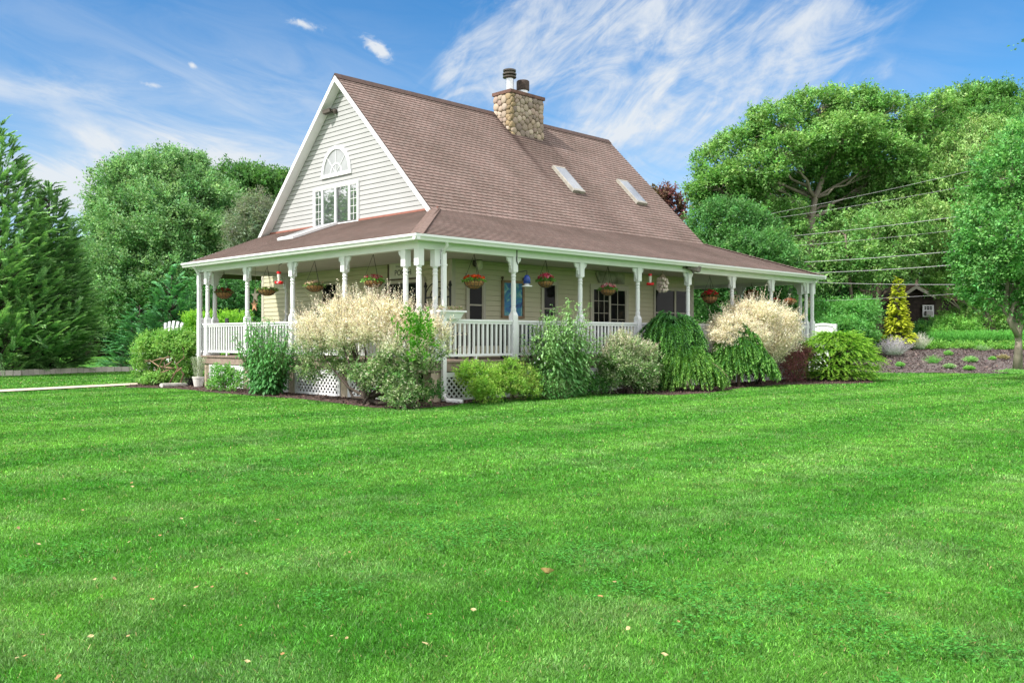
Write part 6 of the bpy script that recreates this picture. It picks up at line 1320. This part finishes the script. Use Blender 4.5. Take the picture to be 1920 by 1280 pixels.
# dappled willows
WILLOWLEAF = attr_mat('willow_leaf', .5, .3, .38, (1.05, 1.05, .85))
CRM, PNK, VAR, GRN = (.93, .88, .66), (.93, .80, .68), (.30, .38, .20), (.055, .13, .035)
def willow(label, lobes, base, seed, z_lo, z_hi, shoots, dens=32, stems=14, pale=1.0, stick=.3, sr=.022, extra=None):
    rng = np.random.default_rng(seed); o = empty('dappled_willow', base, label, 'shrub', 'dappled willows along the porch bed'); Q, C, P, I = crown(lobes, rng, dens=dens, cr=.19, nl=58, L=.070, W=.026, cols=((.06, .17, .035), (.14, .27, .08), (.36, .45, .24)), holes=.31, hs=.5, flat=.8, lj=.28, cj=.28)
    # young leaves at the shoot ends are cream and pink in this cultivar
    z = Q[:, 0, 2]; t = np.clip((z - z_lo) / (z_hi - z_lo) + rng.normal(0, .13, len(z)), 0, 1)[:, None] * pale; pal = np.where(rng.random((len(z), 1)) < .45, CRM, PNK) * np.exp(rng.normal(0, .16, (len(z), 1))); C = C * (1 - t) + pal * t
    sp_ = rng.random(len(z)) < .13; C[sp_] = np.array((.68, .70, .52)) * np.exp(rng.normal(0, .15, (sp_.sum(), 1)))
    k = np.where(P[:, 2] > z_lo)[0]; k = k[rng.integers(len(k), size=shoots)]; LB = np.array(lobes); out = nz(P[k] - LB[I[k], :3]); D = out * .7 + (0, 0, .9) + rng.normal(0, .25, (shoots, 3))
    tt = np.clip((P[k, 2] - z_lo) / (z_hi - z_lo), 0, 1)[:, None]; q2, c2 = sprays(P[k], D, rng.uniform(.5, 1.5, shoots) * stick, 22, .055, .017, CRM, PNK, rng, .02, .9, False, .3, .12, .0)
    tw = MB()
    for i in range(0, shoots, 2): e = P[k[i]] + nz(D[i:i + 1])[0] * stick * .9; tw.tube([P[k[i]], e], [.006, .003], 3)
    QQ, CC = [Q, q2], [C, c2]
    if extra is not None: q3, c3 = extra(rng); QQ.append(q3); CC.append(c3)
    quad_mesh('foliage', np.concatenate(QQ), np.concatenate(CC), WILLOWLEAF, o); mb = MB(); base = np.array(base)
    for i in range(stems):
        e = P[rng.integers(len(P))]; mid = base * .55 + e * .45; mid[2] = base[2] * .7 + e[2] * .3; mid += rng.normal(0, .06, 3); mb.tube([base + rng.normal(0, .07, 3) * (1, 1, 0), base * .75 + mid * .25 + (0, 0, .1), mid, mid * .5 + e * .5 + rng.normal(0, .05, 3), e], [sr * 1.4, sr * 1.2, sr, sr * .6, sr * .25], 6)
    mb.build('stems', BARKDARK, o, smooth=True); tw.build('twigs', TWIG, o); return o
c = -.85
L1 = [vlobe(*q, 'u', c + dd, rs=.9) for *q, dd in ((590, 610, 34, 22, 0), (640, 592, 40, 24, 0), (690, 585, 36, 24, .2), (735, 590, 32, 24, .1), (600, 645, 44, 26, -.1), (655, 630, 44, 30, -.2), (710, 625, 40, 28, -.1), (770, 615, 36, 26, .2), (815, 630, 28, 30, .4), (585, 690, 30, 24, 0), (640, 680, 38, 22, .2), (700, 700, 40, 22, -.3), (750, 670, 44, 32, -.2), (798, 672, 34, 28, .2), (745, 722, 40, 26, -.3), (772, 728, 24, 18, -.1), (752, 750, 26, 9, -.4), (832, 660, 14, 20, .4))]
bw = gb(on_u(690, 752, -1.0))
def green_patch(rng):
    n = 120; px = rng.normal(778, 18, n); py = rng.normal(628, 20, n); P = np.array([on_u(x, y, -1.35 + rng.normal(0, .1)) for x, y in zip(px, py)]); q, cc = sprays(P, rng.normal(0, .45, (n, 3)) + (0, 0, 1.0), .22, 12, .075, .034, (.05, .22, .012), (.11, .34, .02), rng, 0, .9, False, .2); return q, cc
willow('largest dappled willow, creamy pink on top, spilling around the porch corner', L1, bw, 121, 1.1, 1.75, 1100, 30, 22, 1.0, .42, .03, green_patch)
L2 = [vlobe(*q, 'v', -1.0 + dd) for *q, dd in ((1175, 655, 34, 22, 0), (1205, 670, 26, 28, .1), (1155, 680, 34, 26, 0), (1190, 695, 36, 26, -.2), (1145, 705, 26, 18, .1), (1200, 715, 26, 16, -.1), (1215, 690, 18, 26, .1), (1160, 640, 20, 14, .2))]
willow('small round green and white dappled willow left of the weeping spruces', L2, gb(on_v(1178, 736, -1.1)), 122, .9, 1.7, 160, 46, 12, .38, .26, .02)
L3 = [vlobe(*q, 'v', -.85 + dd) for *q, dd in ((1375, 610, 38, 24, 0), (1420, 595, 42, 26, 0), (1460, 605, 36, 26, .1), (1360, 640, 28, 20, 0), (1400, 635, 44, 24, -.2), (1445, 640, 44, 26, -.2), (1480, 635, 26, 24, 0), (1430, 665, 40, 14, -.1), (1395, 590, 30, 20, .2), (1345, 625, 18, 14, .1))]
willow('cream-topped dappled willow near the far right porch corner', L3, gb(on_v(1425, 722, -.9)), 123, .5, 1.1, 900, 32, 14, 1.0, .42, .02)
L4 = [vlobe(*q, 'v', -.75) for q in ((1440, 690, 30, 18), (1410, 700, 20, 14))]
shrub('dark_shrub', 'sparse dark shrub in the shade beneath the cream-topped willow', L4, 124, dict(dens=16, cr=.2, nl=24, L=.06, W=.03, cols=((.02, .05, .018), (.05, .11, .03)), holes=.3), gb(on_v(1432, 722, -.75)), 10, .012)
# spireas
SPI = ((.06, .17, .02), (.13, .29, .03), (.21, .36, .05))
shrub('spirea_bush', 'yellow-green spirea just right of the corner downspout', [vlobe(*q, 'v', -.75 + dd) for *q, dd in ((876, 700, 22, 18, .3), (905, 705, 30, 22, 0), (902, 730, 28, 16, -.2), (928, 720, 22, 18, 0), (915, 742, 24, 9, -.3))], 131, dict(dens=60, cr=.16, nl=52, L=.048, W=.026, cols=SPI, holes=.32, hs=.36, up=.4, cj=.3), gb(on_v(895, 750, -.8)), 14, .008)
shrub('spirea_bush', 'yellow-green spirea with reddish tips below the first long-side post', [vlobe(*q, 'v', -.75 + dd) for *q, dd in ((960, 695, 24, 18, 0), (985, 710, 24, 20, 0), (960, 722, 30, 18, -.1), (990, 730, 24, 12, -.2), (940, 700, 14, 16, 0))], 132, dict(dens=60, cr=.16, nl=52, L=.048, W=.026, cols=((.06, .16, .02), (.12, .26, .03), (.20, .25, .06)), holes=.32, hs=.36, up=.4, cj=.3), gb(on_v(970, 742, -.8)), 14, .008)
# weeping spruces
def weeping(label, px, yb, w_, yt, c, seed, n, cA, cB, skew=0.0, tail=0, dpt=.75, dome=(.55, 2.2), lr=(.28, .6)):
    rng = np.random.default_rng(seed); p = on_v(px, yb, c); base = gb(p); Zd = depth(p); r = w_ * Zd / FPX / 2; H = (yb - yt) * Zd / FPX; o = empty('weeping_spruce', base, label, 'shrub', 'weeping spruces in the porch bed'); ropes = MB(); QQ, CC = [], []; br = MB()
    for i in range(n):
        a = rng.uniform(0, 2 * math.pi); q = rng.random() ** .5; dirx = math.cos(a) * S2 + math.sin(a) * S2; ca, sa = math.cos(a), math.sin(a)
        lx, ly = (ca * r * q), (sa * r * dpt * q); off = rv * lx + fv * ly * .8 + rv * skew * q * r * max(0, ca)
        hz = H * (1 - dome[0] * q ** dome[1]) * (.55 + .45 * rng.random() ** .5) * (1 + .1 * math.sin(a * 3 + seed))
        start = base + off * .72 + zz * max(.25, hz); ln = rng.uniform(*lr) * (.7 + .4 * q); out = nz((rv * ca + fv * sa)[None])[0]; k = 8; pts = [start]
        d = out * rng.uniform(.5, 1.0) + zz * rng.uniform(-.1, .35)
        for j in range(k): d = nz((d + zz * -.30 + rng.normal(0, .06, 3))[None])[0]; pts.append(pts[-1] + d * ln / k)
        pts = [q_ if q_[2] > .06 else np.array((q_[0], q_[1], .06 + .02 * rng.random())) for q_ in pts]
        tone = rng.uniform(.75, 1.25); col = np.array(cA) * tone
        ropes.tube(pts, list(np.linspace(.024, .012, k + 1)), 5, tuple(col)); pt = np.array(pts); m = 95; t = np.sort(rng.random(m)); idx = t * k; jj = np.minimum(idx.astype(int), k - 1); f = (idx - jj)[:, None]; pos = pt[jj] * (1 - f) + pt[jj + 1] * f; tg = nz(pt[jj + 1] - pt[jj]); rnd = rng.normal(size=(m, 3)); D = tg * .75 + nz(rnd) * .8
        QQ.append(leaf_quads(pos, D, np.full(m, .085), np.full(m, .023), rng, rnd)); tc_ = (np.array(cA) * (1 - t[:, None]) + np.array(cB) * t[:, None]) * tone; CC.append(tc_)
    for i in range(tail):
        a = rng.uniform(-.5, .4); out = rv * math.cos(a) - fv * abs(math.sin(a)) * .6; d = out * .9 + zz * .12; pts = [base + zz * H * rng.uniform(.5, .85)]
        for j in range(9): d = nz((d + zz * -.12 + rng.normal(0, .03, 3))[None])[0]; q_ = pts[-1] + d * r * .17; pts.append(q_ if q_[2] > .06 else np.array((q_[0], q_[1], .06)))
        br.tube(pts, list(np.linspace(.014, .007, 10)), 5)
    if not tail: br.tube([base, base + zz * H * .9], [.05, .03], 6)
    quad_mesh('needles', np.concatenate(QQ), jit(np.concatenate(CC), rng, .12, .04), NEEDLE, o); ropes.build('hanging_branches', attr_mat('spruce_branch', .6, .2), o, smooth=True); br.build('bare_branches', TWIG, o); return o
SPA, SPB = (.020, .085, .018), (.13, .33, .06)
weeping('tallest weeping spruce, a shaggy dark green mop in front of the double window', 1258, 720, 110, 584, -.75, 141, 680, (.014, .06, .014), (.085, .24, .045), 0, 0, .75, (.22, 3.0), (.35, .85))
weeping('low weeping spruce with tan stems trailing onto the grass', 1285, 740, 118, 656, -1.35, 142, 520, (.03, .10, .02), (.14, .32, .055), .35, 3)
weeping('cone-shaped weeping spruce in front of the cream-topped willow', 1385, 727, 134, 618, -1.15, 143, 640, SPA, SPB, .15, 0)
# red laceleaf maple and golden juniper
shrub('red_laceleaf_maple', 'dark red laceleaf maple between the last willow and the golden juniper', [vlobe(*q, 'v', -1.0) for q in ((1500, 655, 20, 14), (1485, 672, 24, 18), (1512, 668, 12, 14), (1470, 690, 20, 16), (1492, 700, 18, 16))], 151, dict(dens=30, cr=.2, nl=46, L=.07, W=.014, cols=((.045, .018, .018), (.12, .04, .045), (.07, .045, .02)), holes=.2, hs=.5, droop=.6, up=0), gb(on_v(1490, 720, -1.0)), 8, .012)
rng = np.random.default_rng(152); c0 = np.array((16.8, -1.45, 0.0)); o = empty('golden_juniper', c0, 'broad golden-green layered juniper at the far right corner of the bed', 'shrub'); n = 2900
lay = rng.integers(0, 6, n); hz = np.array([.25, .52, .80, 1.08, 1.34, 1.56])[lay] + rng.normal(0, .03, n); rr = np.array([1.25, 1.5, 1.5, 1.32, 1.05, .65])[lay]; a = rng.uniform(0, 2 * math.pi, n); lump = .75 + .45 * vnoise(a * 2.2 + lay * 9, lay * 3.0, 1.0, 44); q = np.sqrt(rng.uniform(.04, 1, n)) * lump
P = c0 + np.stack([np.cos(a) * rr * q * .88, np.sin(a) * rr * q * .88, hz - .12 * q ** 2], 1); D = np.stack([np.cos(a), np.sin(a), rng.uniform(.05, .55, n)], 1) + rng.normal(0, .3, (n, 3)); Q, C = sprays(P, D, rng.uniform(.25, .52, n), 26, .075, .020, (.02, .09, .012), (.17, .38, .03), rng, .35, .55, True, .4, .2)
kz = Q[:, 0, 2] > .08; quad_mesh('foliage', Q[kz], C[kz], NEEDLE, o); mb = MB()
for i in range(60): e = P[rng.integers(n)]; mb.tube([c0 + rng.normal(0, .1, 3) * (1, 1, 0), c0 * .5 + e * .5 + (0, 0, .1), e], [.04, .03, .01], 5)
mb.build('stems', BARKDARK, o)
# overhanging branch tip at the top right comes from a tree that stands outside the frame
b = at(2080, 634, 24); b[2] = 0
tree('overhanging_tree', 'tip of a leafy branch reaching in at the top right corner', 'tree', None, b, [b, b + (0, 0, 4), b + (0, 0, 8)], .2, [px_lobe(*q, 24) for q in ((2085, 60, 90, 70), (2100, 160, 100, 70), (2010, 70, 40, 24), (1955, 68, 26, 12))], BARK, 161, dict(dens=5, cr=.35, nl=22, L=.13, W=.075, cols=((.03, .09, .02), (.06, .15, .03)), holes=.25))

# tall trees out to the left, seen only as reflections in the gable window
for i, (dx, dy) in enumerate(((-10.5, 27.5), (-15.5, 31.0))):
    b = V3(dx, dy, 0); h = 10.4 + .6 * i
    tree('reflected_tree', ('tall tree left of the frame, mirrored in the left panes of the gable window', 'taller tree left of the frame, mirrored in the right panes of the gable window')[i], 'tree', None, b, [b, b + (0, 0, 5), b + (0, 0, 10)], .3, [(dx, dy, h - 3, 2.6, 3.0), (dx + 1.5, dy + 1, h - 6, 2.4, 2.4), (dx - 1.8, dy - .5, h - 6.5, 2.4, 2.4), (dx, dy, h - 8.5, 3, 2)], BARKDARK, 171 + i, dict(dens=2.2, cr=.7, nl=30, L=.3, W=.16, cols=((.03, .08, .02), (.06, .14, .03)), holes=.3))

for lb, pts, sd in (('low dark green filler shrub between the long drooping-leaf bush and the small willow', ((1112, 718, 18, 14), (1100, 728, 16, 9), (1126, 726, 14, 10)), 181), ('low green filler shrub at the foot of the tallest weeping spruce', ((1228, 722, 18, 12), (1240, 730, 16, 8)), 182), ('small green shrub in the shade at the largest willow right foot', ((800, 738, 16, 12), (818, 730, 14, 14)), 183)):
    shrub('leafy_shrub', lb, [vlobe(*q, 'v', -.8) for q in pts], sd, dict(dens=40, cr=.15, nl=34, L=.06, W=.03, cols=((.025, .09, .02), (.06, .17, .035)), holes=.2, hs=.5), gb(on_v(pts[0][0], 742, -.8)), 6, .008)
